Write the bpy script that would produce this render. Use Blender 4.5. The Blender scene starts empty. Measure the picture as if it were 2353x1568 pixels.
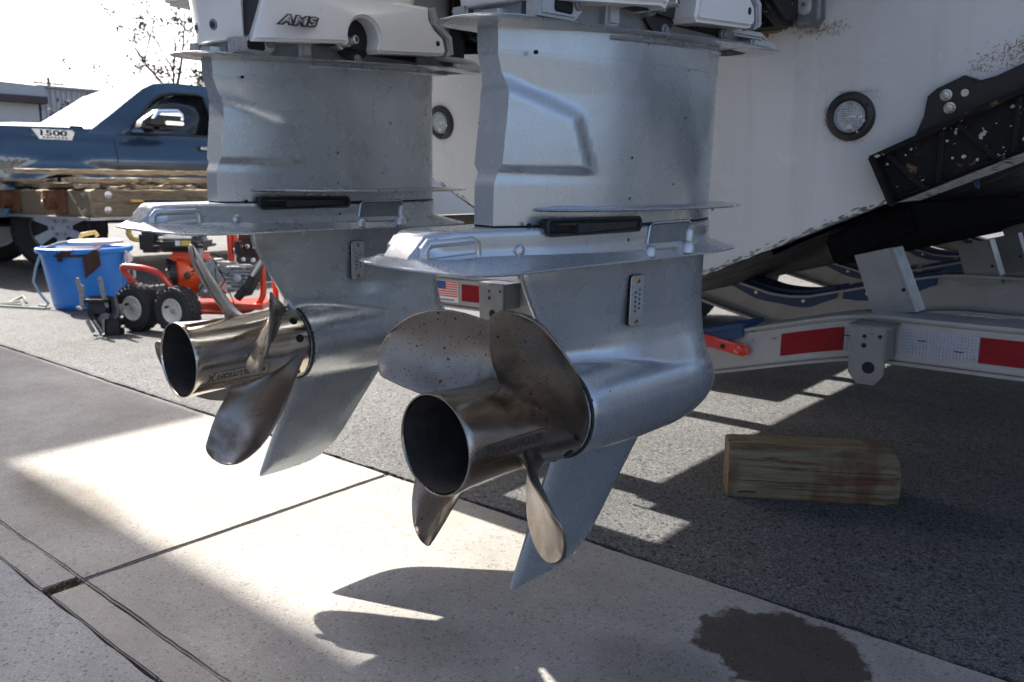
import bpy, bmesh, math, random
from math import sin, cos, pi, radians as rad
from mathutils import Vector as V, Matrix

random.seed(7)
SC = bpy.context.scene
COL = SC.collection

# ------------------------------------------------------------------ camera
CAM_H = 0.80
cam = bpy.data.objects.new("camera", bpy.data.cameras.new("camera"))
COL.objects.link(cam)
cam.location = (0, 0, CAM_H)
cam.rotation_euler = (rad(90 - 10.6), 0, rad(40.2))
cam.data.sensor_width = 36.0
cam.data.lens = 36.0 * 1880.0 / 2353.0
cam.data.clip_start = 0.02
cam.data.clip_end = 2000
cam.data.dof.use_dof = True
cam.data.dof.focus_distance = 1.28
cam.data.dof.aperture_fstop = 9.0
SC.camera = cam

# ------------------------------------------------------------------ sky, sun, exposure
SUN_DIR = V((1.23, 0.0, -1.0)).normalized()          # the way the light travels
world = bpy.data.worlds.new("World")
SC.world = world
world.use_nodes = True
nt = world.node_tree
sky = nt.nodes.new("ShaderNodeTexSky")
sky.sky_type = 'NISHITA'
sky.sun_disc = False
sky.sun_elevation = rad(39.1)
sky.sun_rotation = rad(-90)
sky.air_density = 0.55
sky.dust_density = 4.0
sky.ozone_density = 0.6
nt.links.new(sky.outputs[0], nt.nodes["Background"].inputs[0])
nt.nodes["Background"].inputs[1].default_value = 0.11
sun = bpy.data.objects.new("sun", bpy.data.lights.new("sun", 'SUN'))
COL.objects.link(sun)
sun.location = (-30, 0, 25)
sun.rotation_euler = SUN_DIR.to_track_quat('-Z', 'Y').to_euler()
sun.data.energy = 5.0
sun.data.angle = rad(0.53)
sun.data.color = (1.0, 0.945, 0.86)
SC.view_settings.view_transform = 'Standard'
SC.view_settings.look = 'None'
SC.view_settings.gamma = 1.0
SC.view_settings.use_curve_mapping = False
SC.view_settings.exposure = 1.7
SC.render.engine = 'CYCLES'
SC.cycles.max_bounces = 8
SC.cycles.diffuse_bounces = 4
SC.cycles.glossy_bounces = 5
SC.cycles.transparent_max_bounces = 12
SC.cycles.caustics_reflective = False
SC.cycles.caustics_refractive = False
SC.cycles.sample_clamp_indirect = 4.0
SC.cycles.use_adaptive_sampling = False
SC.cycles.use_denoising = True
SC.cycles.denoising_prefilter = 'ACCURATE'
SC.cycles.blur_glossy = 0.5

# ------------------------------------------------------------------ materials
MATS = {}

def mat(name, col, rough=0.5, metal=0.0, vary=0.0, vscale=20.0, rvary=0.0, bump=0.0, bscale=200.0,
        coat=0.0, spots=None, spec=0.5, stretch=None, emit=None, streak=None, specks=None):
    """principled material: colour broken up by noise, optional bump, optional spots (colour, scale, threshold)"""
    m = bpy.data.materials.new(name)
    m.use_nodes = True
    t = m.node_tree
    b = t.nodes["Principled BSDF"]
    b.inputs["Roughness"].default_value = rough
    b.inputs["Metallic"].default_value = metal
    b.inputs["Specular IOR Level"].default_value = spec
    b.inputs["Coat Weight"].default_value = coat
    b.inputs["Coat Roughness"].default_value = 0.12
    tc = t.nodes.new("ShaderNodeTexCoord")
    vec = tc.outputs["Object"]
    if stretch:
        mp = t.nodes.new("ShaderNodeMapping")
        mp.inputs["Scale"].default_value = stretch
        t.links.new(vec, mp.inputs["Vector"])
        vec = mp.outputs["Vector"]

    def noise(scale, detail=5.0, rgh=0.6):
        n = t.nodes.new("ShaderNodeTexNoise")
        n.inputs["Scale"].default_value = scale
        n.inputs["Detail"].default_value = detail
        n.inputs["Roughness"].default_value = rgh
        t.links.new(vec, n.inputs["Vector"])
        return n.outputs["Fac"]

    def ramp(src, a, b_, ca, cb):
        r = t.nodes.new("ShaderNodeValToRGB")
        r.color_ramp.elements[0].position = a
        r.color_ramp.elements[1].position = b_
        r.color_ramp.elements[0].color = (*ca, 1)
        r.color_ramp.elements[1].color = (*cb, 1)
        t.links.new(src, r.inputs["Fac"])
        return r.outputs["Color"]

    def mix(fac, a, b_):
        x = t.nodes.new("ShaderNodeMix")
        x.data_type = 'RGBA'
        if isinstance(fac, float):
            x.inputs[0].default_value = fac
        else:
            t.links.new(fac, x.inputs[0])
        for sock, val in ((x.inputs[6], a), (x.inputs[7], b_)):
            if isinstance(val, tuple):
                sock.default_value = (*val, 1)
            else:
                t.links.new(val, sock)
        return x.outputs[2]

    lo = tuple(max(0, c * (1 - vary)) for c in col)
    hi = tuple(min(1, c * (1 + vary)) for c in col)
    c = ramp(noise(vscale), 0.3, 0.7, lo, hi)
    if spots:
        for (sc, ssc, th, soft) in spots:
            c = mix(ramp(noise(ssc, 4.0, 0.65), th, th + soft, (0, 0, 0), (1, 1, 1)), c, sc)
    if streak:
        scol, sscale, th, soft, amount = streak
        mp2 = t.nodes.new("ShaderNodeMapping")
        mp2.inputs["Scale"].default_value = sscale
        t.links.new(tc.outputs["Object"], mp2.inputs["Vector"])
        n2 = t.nodes.new("ShaderNodeTexNoise")
        n2.inputs["Scale"].default_value = 1.0
        n2.inputs["Detail"].default_value = 6.0
        t.links.new(mp2.outputs["Vector"], n2.inputs["Vector"])
        c = mix(ramp(n2.outputs["Fac"], th, th + soft, (0, 0, 0), (amount,) * 3), c, scol)
    for (scol, sscale, prob, rad_) in (specks or []):
        # single specks: some cells of a distorted cell pattern carry one small irregular dot
        wob = t.nodes.new("ShaderNodeTexNoise")
        wob.inputs["Scale"].default_value = sscale * 1.3
        t.links.new(tc.outputs["Object"], wob.inputs["Vector"])
        wm = t.nodes.new("ShaderNodeVectorMath")
        wm.operation = 'MULTIPLY_ADD'
        wm.inputs[1].default_value = (0.10 / sscale,) * 3
        t.links.new(wob.outputs["Color"], wm.inputs[0])
        t.links.new(tc.outputs["Object"], wm.inputs[2])
        vo = t.nodes.new("ShaderNodeTexVoronoi")
        vo.inputs["Scale"].default_value = sscale
        t.links.new(wm.outputs[0], vo.inputs["Vector"])
        sp = t.nodes.new("ShaderNodeSeparateColor")
        t.links.new(vo.outputs["Color"], sp.inputs[0])
        lim = t.nodes.new("ShaderNodeMath")          # radius allowed in this cell
        lim.operation = 'MULTIPLY'
        lim.inputs[1].default_value = rad_
        t.links.new(sp.outputs[1], lim.inputs[0])
        d_ = t.nodes.new("ShaderNodeMath")
        d_.operation = 'LESS_THAN'
        t.links.new(vo.outputs["Distance"], d_.inputs[0])
        t.links.new(lim.outputs[0], d_.inputs[1])
        p_ = t.nodes.new("ShaderNodeMath")
        p_.operation = 'LESS_THAN'
        p_.inputs[1].default_value = prob
        t.links.new(sp.outputs[0], p_.inputs[0])
        a_ = t.nodes.new("ShaderNodeMath")
        a_.operation = 'MULTIPLY'
        t.links.new(d_.outputs[0], a_.inputs[0])
        t.links.new(p_.outputs[0], a_.inputs[1])
        c = mix(a_.outputs[0], c, scol)
    t.links.new(c, b.inputs["Base Color"])
    if rvary > 0:
        mr = t.nodes.new("ShaderNodeMapRange")
        mr.inputs["From Min"].default_value = 0.3
        mr.inputs["From Max"].default_value = 0.7
        mr.inputs["To Min"].default_value = max(0.02, rough - rvary)
        mr.inputs["To Max"].default_value = min(1, rough + rvary)
        t.links.new(noise(vscale * 1.7), mr.inputs["Value"])
        t.links.new(mr.outputs[0], b.inputs["Roughness"])
    if bump > 0:
        bp = t.nodes.new("ShaderNodeBump")
        bp.inputs["Strength"].default_value = 1.0
        bp.inputs["Distance"].default_value = bump
        t.links.new(noise(bscale, 6.0, 0.65), bp.inputs["Height"])
        t.links.new(bp.outputs["Normal"], b.inputs["Normal"])
    if emit:
        b.inputs["Emission Color"].default_value = (*emit[0], 1)
        b.inputs["Emission Strength"].default_value = emit[1]
    MATS[name] = m
    return m


def ground_mat(name, col, dark, light, gscale, bump, mottle=0.18, warm=None, puddle=None, cracks=False, coarse=0.5):
    """concrete / asphalt: aggregate grains from cells, broad mottling, optional damp stain"""
    m = bpy.data.materials.new(name)
    m.use_nodes = True
    t = m.node_tree
    b = t.nodes["Principled BSDF"]
    geo = t.nodes.new("ShaderNodeNewGeometry")
    pos = geo.outputs["Position"]

    def noise(scale, detail=6.0, rgh=0.6):
        n = t.nodes.new("ShaderNodeTexNoise")
        n.inputs["Scale"].default_value = scale
        n.inputs["Detail"].default_value = detail
        n.inputs["Roughness"].default_value = rgh
        t.links.new(pos, n.inputs["Vector"])
        return n.outputs["Fac"]

    def ramp(src, a, b_, ca, cb):
        r = t.nodes.new("ShaderNodeValToRGB")
        r.color_ramp.elements[0].position = a
        r.color_ramp.elements[1].position = b_
        r.color_ramp.elements[0].color = (*ca, 1)
        r.color_ramp.elements[1].color = (*cb, 1)
        t.links.new(src, r.inputs["Fac"])
        return r.outputs["Color"]

    def mix(fac, a, b_, mode='MIX'):
        x = t.nodes.new("ShaderNodeMix")
        x.data_type = 'RGBA'
        x.blend_type = mode
        if isinstance(fac, float):
            x.inputs[0].default_value = fac
        else:
            t.links.new(fac, x.inputs[0])
        for sock, val in ((x.inputs[6], a), (x.inputs[7], b_)):
            if isinstance(val, tuple):
                sock.default_value = (*val, 1)
            else:
                t.links.new(val, sock)
        return x.outputs[2]
    vo = t.nodes.new("ShaderNodeTexVoronoi")
    vo.inputs["Scale"].default_value = gscale
    t.links.new(pos, vo.inputs["Vector"])
    sep = t.nodes.new("ShaderNodeSeparateColor")
    t.links.new(vo.outputs["Color"], sep.inputs[0])
    vo2 = t.nodes.new("ShaderNodeTexVoronoi")
    vo2.inputs["Scale"].default_value = gscale * 0.42
    t.links.new(pos, vo2.inputs["Vector"])
    sep2 = t.nodes.new("ShaderNodeSeparateColor")
    t.links.new(vo2.outputs["Color"], sep2.inputs[0])
    grains = mix(ramp(sep.outputs[0], 0.0, 1.0, (0, 0, 0), (1, 1, 1)), dark, light)
    c = mix(coarse, col, grains)
    # single pits and pebbles
    c = mix(ramp(sep2.outputs[1], 0.93, 0.95, (0, 0, 0), (0.75, 0.75, 0.75)), c, dark)
    c = mix(ramp(sep2.outputs[2], 0.975, 0.985, (0, 0, 0), (0.35, 0.35, 0.35)), c, tuple(min(0.7, x * 1.3) for x in light))
    mo = ramp(noise(3.3, 8.0, 0.68), 0.32, 0.68, (1 - mottle,) * 3, (1 + mottle * 0.4,) * 3)
    c = mix(1.0, c, mo, 'MULTIPLY')
    mo2 = ramp(noise(0.9, 5.0, 0.6), 0.35, 0.65, (1 - mottle * 0.7,) * 3, (1.0,) * 3)
    c = mix(1.0, c, mo2, 'MULTIPLY')
    if warm:
        c = mix(ramp(noise(5.0, 6.0, 0.7), 0.56, 0.72, (0, 0, 0), (0.55, 0.55, 0.55)), c, warm)
    rough = None
    if puddle:
        for (px, py, rx, ry, pc, feather) in puddle:
            mp = t.nodes.new("ShaderNodeVectorMath")
            mp.operation = 'SUBTRACT'
            mp.inputs[1].default_value = (px, py, 0)
            t.links.new(pos, mp.inputs[0])
            sc_ = t.nodes.new("ShaderNodeVectorMath")
            sc_.operation = 'MULTIPLY'
            sc_.inputs[1].default_value = (1 / rx, 1 / ry, 0)
            t.links.new(mp.outputs[0], sc_.inputs[0])
            ln = t.nodes.new("ShaderNodeVectorMath")
            ln.operation = 'LENGTH'
            t.links.new(sc_.outputs[0], ln.inputs[0])
            ad = t.nodes.new("ShaderNodeMath")
            ad.operation = 'MULTIPLY_ADD'
            ad.inputs[1].default_value = 0.9
            t.links.new(noise(15.0, 8.0, 0.62), ad.inputs[0])
            t.links.new(ln.outputs["Value"], ad.inputs[2])
            mrk = t.nodes.new("ShaderNodeMapRange")
            mrk.inputs["From Min"].default_value = 1.37
            mrk.inputs["From Max"].default_value = 1.37 + feather
            mrk.inputs["To Min"].default_value = 1.0
            mrk.inputs["To Max"].default_value = 0.0
            t.links.new(ad.outputs[0], mrk.inputs["Value"])
            mk = mrk.outputs[0]
            wet = mix(1.0, c, pc, 'MULTIPLY')
            c = mix(mk, c, wet)
            rough = mk
    t.links.new(c, b.inputs["Base Color"])
    b.inputs["Roughness"].default_value = 0.88
    b.inputs["Specular IOR Level"].default_value = 0.35
    if rough is not None:
        mr = t.nodes.new("ShaderNodeMapRange")
        mr.inputs["To Min"].default_value = 0.88
        mr.inputs["To Max"].default_value = 0.42
        t.links.new(rough, mr.inputs["Value"])
        t.links.new(mr.outputs[0], b.inputs["Roughness"])
    h1 = t.nodes.new("ShaderNodeMath")
    h1.operation = 'MULTIPLY'
    h1.inputs[1].default_value = 0.6
    t.links.new(vo.outputs["Distance"], h1.inputs[0])
    h2 = t.nodes.new("ShaderNodeMath")
    h2.operation = 'ADD'
    t.links.new(h1.outputs[0], h2.inputs[0])
    t.links.new(noise(gscale * 0.8, 4.0, 0.7), h2.inputs[1])
    bp = t.nodes.new("ShaderNodeBump")
    bp.inputs["Distance"].default_value = bump
    t.links.new(h2.outputs[0], bp.inputs["Height"])
    t.links.new(bp.outputs["Normal"], b.inputs["Normal"])
    MATS[name] = m
    return m


def glass_mat(name, tint, opacity=0.35, rough=0.02):
    m = bpy.data.materials.new(name)
    m.use_nodes = True
    t = m.node_tree
    out = t.nodes["Material Output"]
    t.nodes.remove(t.nodes["Principled BSDF"])
    tr = t.nodes.new("ShaderNodeBsdfTransparent")
    tr.inputs[0].default_value = (*tint, 1)
    gl = t.nodes.new("ShaderNodeBsdfGlossy")
    gl.inputs["Roughness"].default_value = rough
    fr = t.nodes.new("ShaderNodeFresnel")
    fr.inputs["IOR"].default_value = 1.55
    ns = t.nodes.new("ShaderNodeTexNoise")
    ns.inputs["Scale"].default_value = 6.0
    df = t.nodes.new("ShaderNodeBsdfDiffuse")
    df.inputs[0].default_value = (0.25, 0.28, 0.3, 1)
    m1 = t.nodes.new("ShaderNodeMixShader")
    mr = t.nodes.new("ShaderNodeMapRange")
    mr.inputs["To Max"].default_value = opacity * 0.3
    t.links.new(ns.outputs["Fac"], mr.inputs["Value"])
    t.links.new(mr.outputs[0], m1.inputs[0])
    t.links.new(tr.outputs[0], m1.inputs[1])
    t.links.new(df.outputs[0], m1.inputs[2])
    mx = t.nodes.new("ShaderNodeMixShader")
    t.links.new(fr.outputs[0], mx.inputs[0])
    t.links.new(m1.outputs[0], mx.inputs[1])
    t.links.new(gl.outputs[0], mx.inputs[2])
    t.links.new(mx.outputs[0], out.inputs[0])
    MATS[name] = m
    return m


DIRT = (0.16, 0.11, 0.06)
mat("silver_paint", (0.46, 0.50, 0.525), 0.28, 0.60, vary=0.05, vscale=9, rvary=0.05, coat=0.5,
    specks=[((0.06, 0.045, 0.03), 42, 0.14, 0.12)])
mat("silver_edge", (0.50, 0.535, 0.56), 0.3, 0.5, vary=0.05, vscale=12, coat=0.3)
mat("grey_casting", (0.20, 0.22, 0.235), 0.42, 0.3, vary=0.15, vscale=25, bump=0.0006, bscale=200)
mat("cowl_white", (0.74, 0.745, 0.74), 0.28, 0.0, vary=0.03, vscale=6, coat=0.35, specks=[((0.10, 0.07, 0.04), 40, 0.10, 0.12)])
mat("gelcoat", (0.66, 0.67, 0.67), 0.24, 0.0, vary=0.05, vscale=3.0, rvary=0.08, bump=0.0002, bscale=60, coat=0.15,
    specks=[((0.20, 0.14, 0.08), 30, 0.12, 0.10)],
    streak=((0.30, 0.29, 0.26), (19, 3, 1.1), 0.54, 0.25, 0.22))
mat("scuff_grey", (0.20, 0.205, 0.205), 0.6, vary=0.5, vscale=50)
mat("gelcoat_stain", (0.24, 0.16, 0.085), 0.6, 0.0, vary=0.4, vscale=60)
mat("bottom_paint", (0.012, 0.012, 0.013), 0.45, 0.0, spec=0.3, vary=0.5, vscale=7, rvary=0.15, bump=0.0008, bscale=80,
    spots=[((0.05, 0.036, 0.026), 9, 0.62, 0.2)])
mat("black_plastic", (0.013, 0.0135, 0.015), 0.42, 0.0, vary=0.3, vscale=40, bump=0.0003, bscale=300)
mat("black_rubber", (0.022, 0.022, 0.023), 0.7, 0.0, vary=0.3, vscale=60, bump=0.0006, bscale=260)
mat("black_steel", (0.014, 0.014, 0.016), 0.38, 0.2, vary=0.4, vscale=30, rvary=0.12, bump=0.0008, bscale=120,
    spots=[((0.32, 0.33, 0.33), 26, 0.70, 0.02), ((0.14, 0.08, 0.04), 20, 0.66, 0.05)])
mat("crusted_black", (0.010, 0.010, 0.011), 0.6, 0.0, spec=0.25, vary=0.5, vscale=40, bump=0.002, bscale=90,
    spots=[((0.50, 0.50, 0.48), 34, 0.675, 0.02), ((0.20, 0.13, 0.07), 24, 0.64, 0.06)])
mat("scraped_metal", (0.30, 0.295, 0.28), 0.5, 0.5, vary=0.4, vscale=40, stretch=(2, 2, 14), bump=0.0008, bscale=80,
    spots=[((0.05, 0.05, 0.05), 18, 0.58, 0.06)])
mat("prop_hub_steel", (0.43, 0.395, 0.35), 0.22, 1.0, vary=0.16, vscale=12, rvary=0.08, bump=0.0003, bscale=160,
    spots=[((0.13, 0.09, 0.06), 9, 0.60, 0.15)])
mat("prop_bright", (0.66, 0.60, 0.52), 0.13, 1.0, vary=0.08, vscale=14, rvary=0.06, bump=0.0002, bscale=160,
    spots=[((0.20, 0.12, 0.06), 44, 0.66, 0.05)])
mat("prop_steel", (0.25, 0.22, 0.19), 0.34, 1.0, vary=0.25, vscale=9, rvary=0.08, bump=0.0003, bscale=240,
    spots=[((0.085, 0.068, 0.055), 7, 0.55, 0.18)],
    specks=[((0.11, 0.055, 0.03), 300, 0.34, 0.40), ((0.12, 0.052, 0.025), 130, 0.14, 0.36)])
mat("prop_blade_steel", (0.26, 0.23, 0.20), 0.30, 1.0, vary=0.25, vscale=9, rvary=0.08,
    spots=[((0.10, 0.080, 0.062), 7, 0.55, 0.18)], specks=[((0.10, 0.06, 0.04), 120, 0.10, 0.3)])
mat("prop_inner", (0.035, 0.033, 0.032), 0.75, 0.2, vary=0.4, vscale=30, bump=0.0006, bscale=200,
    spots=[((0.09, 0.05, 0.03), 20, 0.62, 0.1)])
mat("engraving", (0.11, 0.075, 0.05), 0.6, 0.6, vary=0.3, vscale=60)
mat("hole_dark", (0.006, 0.006, 0.007), 0.8, 0.0, vary=0.2)
mat("chrome", (0.72, 0.73, 0.74), 0.1, 1.0, vary=0.04)
mat("bare_aluminium", (0.26, 0.262, 0.255), 0.42, 0.75, vary=0.12, vscale=14, rvary=0.1, bump=0.0005, bscale=180,
    spots=[((0.22, 0.19, 0.16), 48, 0.67, 0.04)])
mat("dull_aluminium", (0.36, 0.35, 0.33), 0.5, 0.4, vary=0.12, vscale=10, bump=0.0006, bscale=160,
    spots=[((0.17, 0.15, 0.13), 60, 0.66, 0.05)])
mat("steel_bolt", (0.52, 0.52, 0.5), 0.32, 0.9, vary=0.2, vscale=60, spots=[((0.25, 0.17, 0.1), 90, 0.62, 0.06)])
mat("brass", (0.55, 0.33, 0.09), 0.35, 1.0, vary=0.3, vscale=50)
mat("anode_zinc", (0.56, 0.56, 0.54), 0.6, 0.4, vary=0.3, vscale=50, bump=0.001, bscale=120)
mat("light_ring", (0.028, 0.026, 0.027), 0.5, 0.0, vary=0.3, vscale=40, bump=0.0005, bscale=160,
    spots=[((0.22, 0.12, 0.06), 50, 0.68, 0.03)])
mat("lens_face", (0.34, 0.40, 0.43), 0.12, 0.3, vary=0.45, vscale=160, coat=0.6)
mat("led_chip", (0.62, 0.66, 0.66), 0.25, 0.2, vary=0.2, vscale=90)
mat("barnacle", (0.62, 0.62, 0.58), 0.85, 0.0, vary=0.15, vscale=90, bump=0.001, bscale=200)
mat("tape_red", (0.21, 0.004, 0.008), 0.45, 0.0, vary=0.15, vscale=60, spec=0.25)
mat("tape_white", (0.36, 0.38, 0.41), 0.35, 0.1, vary=0.08, vscale=80, coat=0.3)
mat("tape_grid", (0.30, 0.32, 0.35), 0.5, 0.0, vary=0.1, vscale=80)
mat("lamp_red", (0.72, 0.035, 0.012), 0.15, 0.0, vary=0.1, vscale=50, coat=0.7)
mat("flag_white", (0.72, 0.70, 0.68), 0.5, vary=0.05)
mat("flag_red", (0.62, 0.05, 0.03), 0.5, vary=0.1)
mat("flag_blue", (0.03, 0.06, 0.22), 0.5, vary=0.1)
mat("skid_blue", (0.008, 0.042, 0.115), 0.4, vary=0.15, vscale=20)
mat("bunk_carpet", (0.007, 0.007, 0.008), 0.98, spec=0.05, vary=0.4, vscale=90, bump=0.002, bscale=300)
mat("tyre_rubber", (0.022, 0.022, 0.024), 0.75, vary=0.25, vscale=30, bump=0.0008, bscale=150)
mat("rim_silver", (0.36, 0.37, 0.38), 0.35, 0.8, vary=0.08)
mat("rim_cream", (0.66, 0.62, 0.55), 0.4, 0.0, vary=0.08, spots=[(DIRT, 16, 0.66, 0.1)])
mat("van_grey", (0.035, 0.037, 0.04), 0.35, 0.1, vary=0.1, vscale=3, coat=0.4)
mat("truck_blue", (0.040, 0.078, 0.118), 0.2, 0.35, vary=0.05, vscale=5, coat=0.8)
mat("truck_trim", (0.02, 0.021, 0.023), 0.5, vary=0.2)
mat("seat_cloth", (0.07, 0.075, 0.085), 0.9, vary=0.2)
mat("badge_silver", (0.42, 0.44, 0.46), 0.25, 0.6, vary=0.05)
mat("old_timber", (0.23, 0.17, 0.10), 0.85, vary=0.4, vscale=7, stretch=(9, 1.4, 9), bump=0.003, bscale=40,
    spots=[((0.055, 0.042, 0.028), 3.0, 0.58, 0.12), ((0.13, 0.15, 0.05), 4.0, 0.60, 0.1)])
mat("plank_timber", (0.40, 0.31, 0.19), 0.85, vary=0.4, vscale=7, stretch=(9, 1.4, 9), bump=0.003, bscale=40,
    spots=[((0.075, 0.045, 0.028), 3.4, 0.54, 0.10), ((0.15, 0.16, 0.06), 3.0, 0.63, 0.1)])
mat("rust", (0.20, 0.085, 0.035), 0.8, 0.2, vary=0.4, vscale=40, bump=0.001, bscale=150)
mat("galvanised", (0.40, 0.42, 0.43), 0.45, 0.7, vary=0.15, vscale=40)
mat("tub_blue", (0.018, 0.20, 0.62), 0.33, 0.0, vary=0.07, vscale=8, coat=0.1)
mat("rope_grey", (0.40, 0.41, 0.35), 0.9, vary=0.3, vscale=200, bump=0.003, bscale=220)
mat("rope_yellow", (0.60, 0.47, 0.20), 0.9, vary=0.3, vscale=200, bump=0.003, bscale=220)
mat("cream_wood", (0.64, 0.58, 0.47), 0.6, vary=0.12, vscale=12)
mat("brown_cloth", (0.045, 0.022, 0.018), 0.85, vary=0.3, vscale=20)
mat("red_paint", (0.55, 0.045, 0.018), 0.32, 0.0, vary=0.1, vscale=14, coat=0.4)
mat("orange_paint", (0.70, 0.075, 0.012), 0.35, 0.0, vary=0.06, vscale=14, coat=0.4)
mat("engine_grey", (0.36, 0.365, 0.37), 0.45, 0.6, vary=0.3, vscale=40, bump=0.001, bscale=120)
mat("white_plastic", (0.72, 0.72, 0.70), 0.45, vary=0.05)
mat("yellow_label", (0.62, 0.47, 0.12), 0.5, vary=0.1)
mat("yellow_hose", (0.62, 0.44, 0.12), 0.5, vary=0.12, vscale=30)
mat("sign_grey", (0.42, 0.44, 0.45), 0.4, 0.2, vary=0.05)
mat("sign_dark", (0.045, 0.048, 0.055), 0.4, vary=0.1)
mat("wall_pale", (0.58, 0.58, 0.56), 0.7, vary=0.05, vscale=0.6)
mat("wall_ribbed", (0.52, 0.53, 0.54), 0.55, 0.1, vary=0.05, vscale=0.6)
mat("roof_dark", (0.075, 0.055, 0.065), 0.7, vary=0.15, vscale=0.6)
mat("brick_wall", (0.36, 0.31, 0.27), 0.85, vary=0.15, vscale=2.0)
mat("bark", (0.09, 0.075, 0.06), 0.9, vary=0.3, vscale=4)
mat("twig_leaf", (0.06, 0.07, 0.05), 0.9, vary=0.3, vscale=3)
mat("pole_wood", (0.14, 0.11, 0.085), 0.9, vary=0.2, vscale=3)
mat("car_silver", (0.50, 0.52, 0.53), 0.25, 0.5, vary=0.03, coat=0.6)
mat("crack_dirt", (0.045, 0.036, 0.024), 0.95, vary=0.6, vscale=60, bump=0.006, bscale=90)
mat("debris", (0.13, 0.085, 0.045), 0.9, vary=0.5, vscale=100)
mat("weed_green", (0.06, 0.085, 0.035), 0.8, vary=0.4, vscale=60)
mat("block_timber", (0.21, 0.168, 0.094), 0.8, vary=0.4, streak=((0.11, 0.045, 0.016), (11, 6, 4), 0.53, 0.14, 0.75), vscale=5, stretch=(1.2, 14, 14), bump=0.002, bscale=24,
    spots=[((0.13, 0.052, 0.018), 3.2, 0.53, 0.12), ((0.19, 0.205, 0.15), 2.4, 0.58, 0.12), ((0.05, 0.04, 0.025), 6.0, 0.62, 0.03)])
ground_mat("asphalt_mat", (0.075, 0.077, 0.08), (0.014, 0.015, 0.017), (0.26, 0.26, 0.255), 300, 0.0032, mottle=0.22, coarse=0.72)
ground_mat("concrete_mat", (0.40, 0.385, 0.355), (0.20, 0.185, 0.165), (0.48, 0.465, 0.435), 520, 0.0013, mottle=0.26,
           warm=(0.30, 0.255, 0.195), coarse=0.45,
           puddle=[(-0.490, 1.318, 0.152, 0.128, (0.24, 0.21, 0.19), 0.09), (-1.0, 0.93, 0.13, 0.06, (0.82, 0.81, 0.79), 0.8), (-0.62, 1.12, 0.10, 0.06, (0.82, 0.80, 0.78), 0.8), (-2.2, 0.80, 0.22, 0.06, (0.70, 0.67, 0.62), 0.8),
                   (-1.42, 0.60, 0.24, 0.06, (0.58, 0.58, 0.59), 0.25)])
ground_mat("concrete_blue", (0.37, 0.375, 0.37), (0.16, 0.16, 0.16), (0.46, 0.465, 0.46), 460, 0.0014, mottle=0.24, coarse=0.5)
glass_mat("truck_glass", (0.42, 0.52, 0.56), 0.3)
glass_mat("clear_lens", (0.93, 0.96, 0.97), 0.1)

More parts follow.
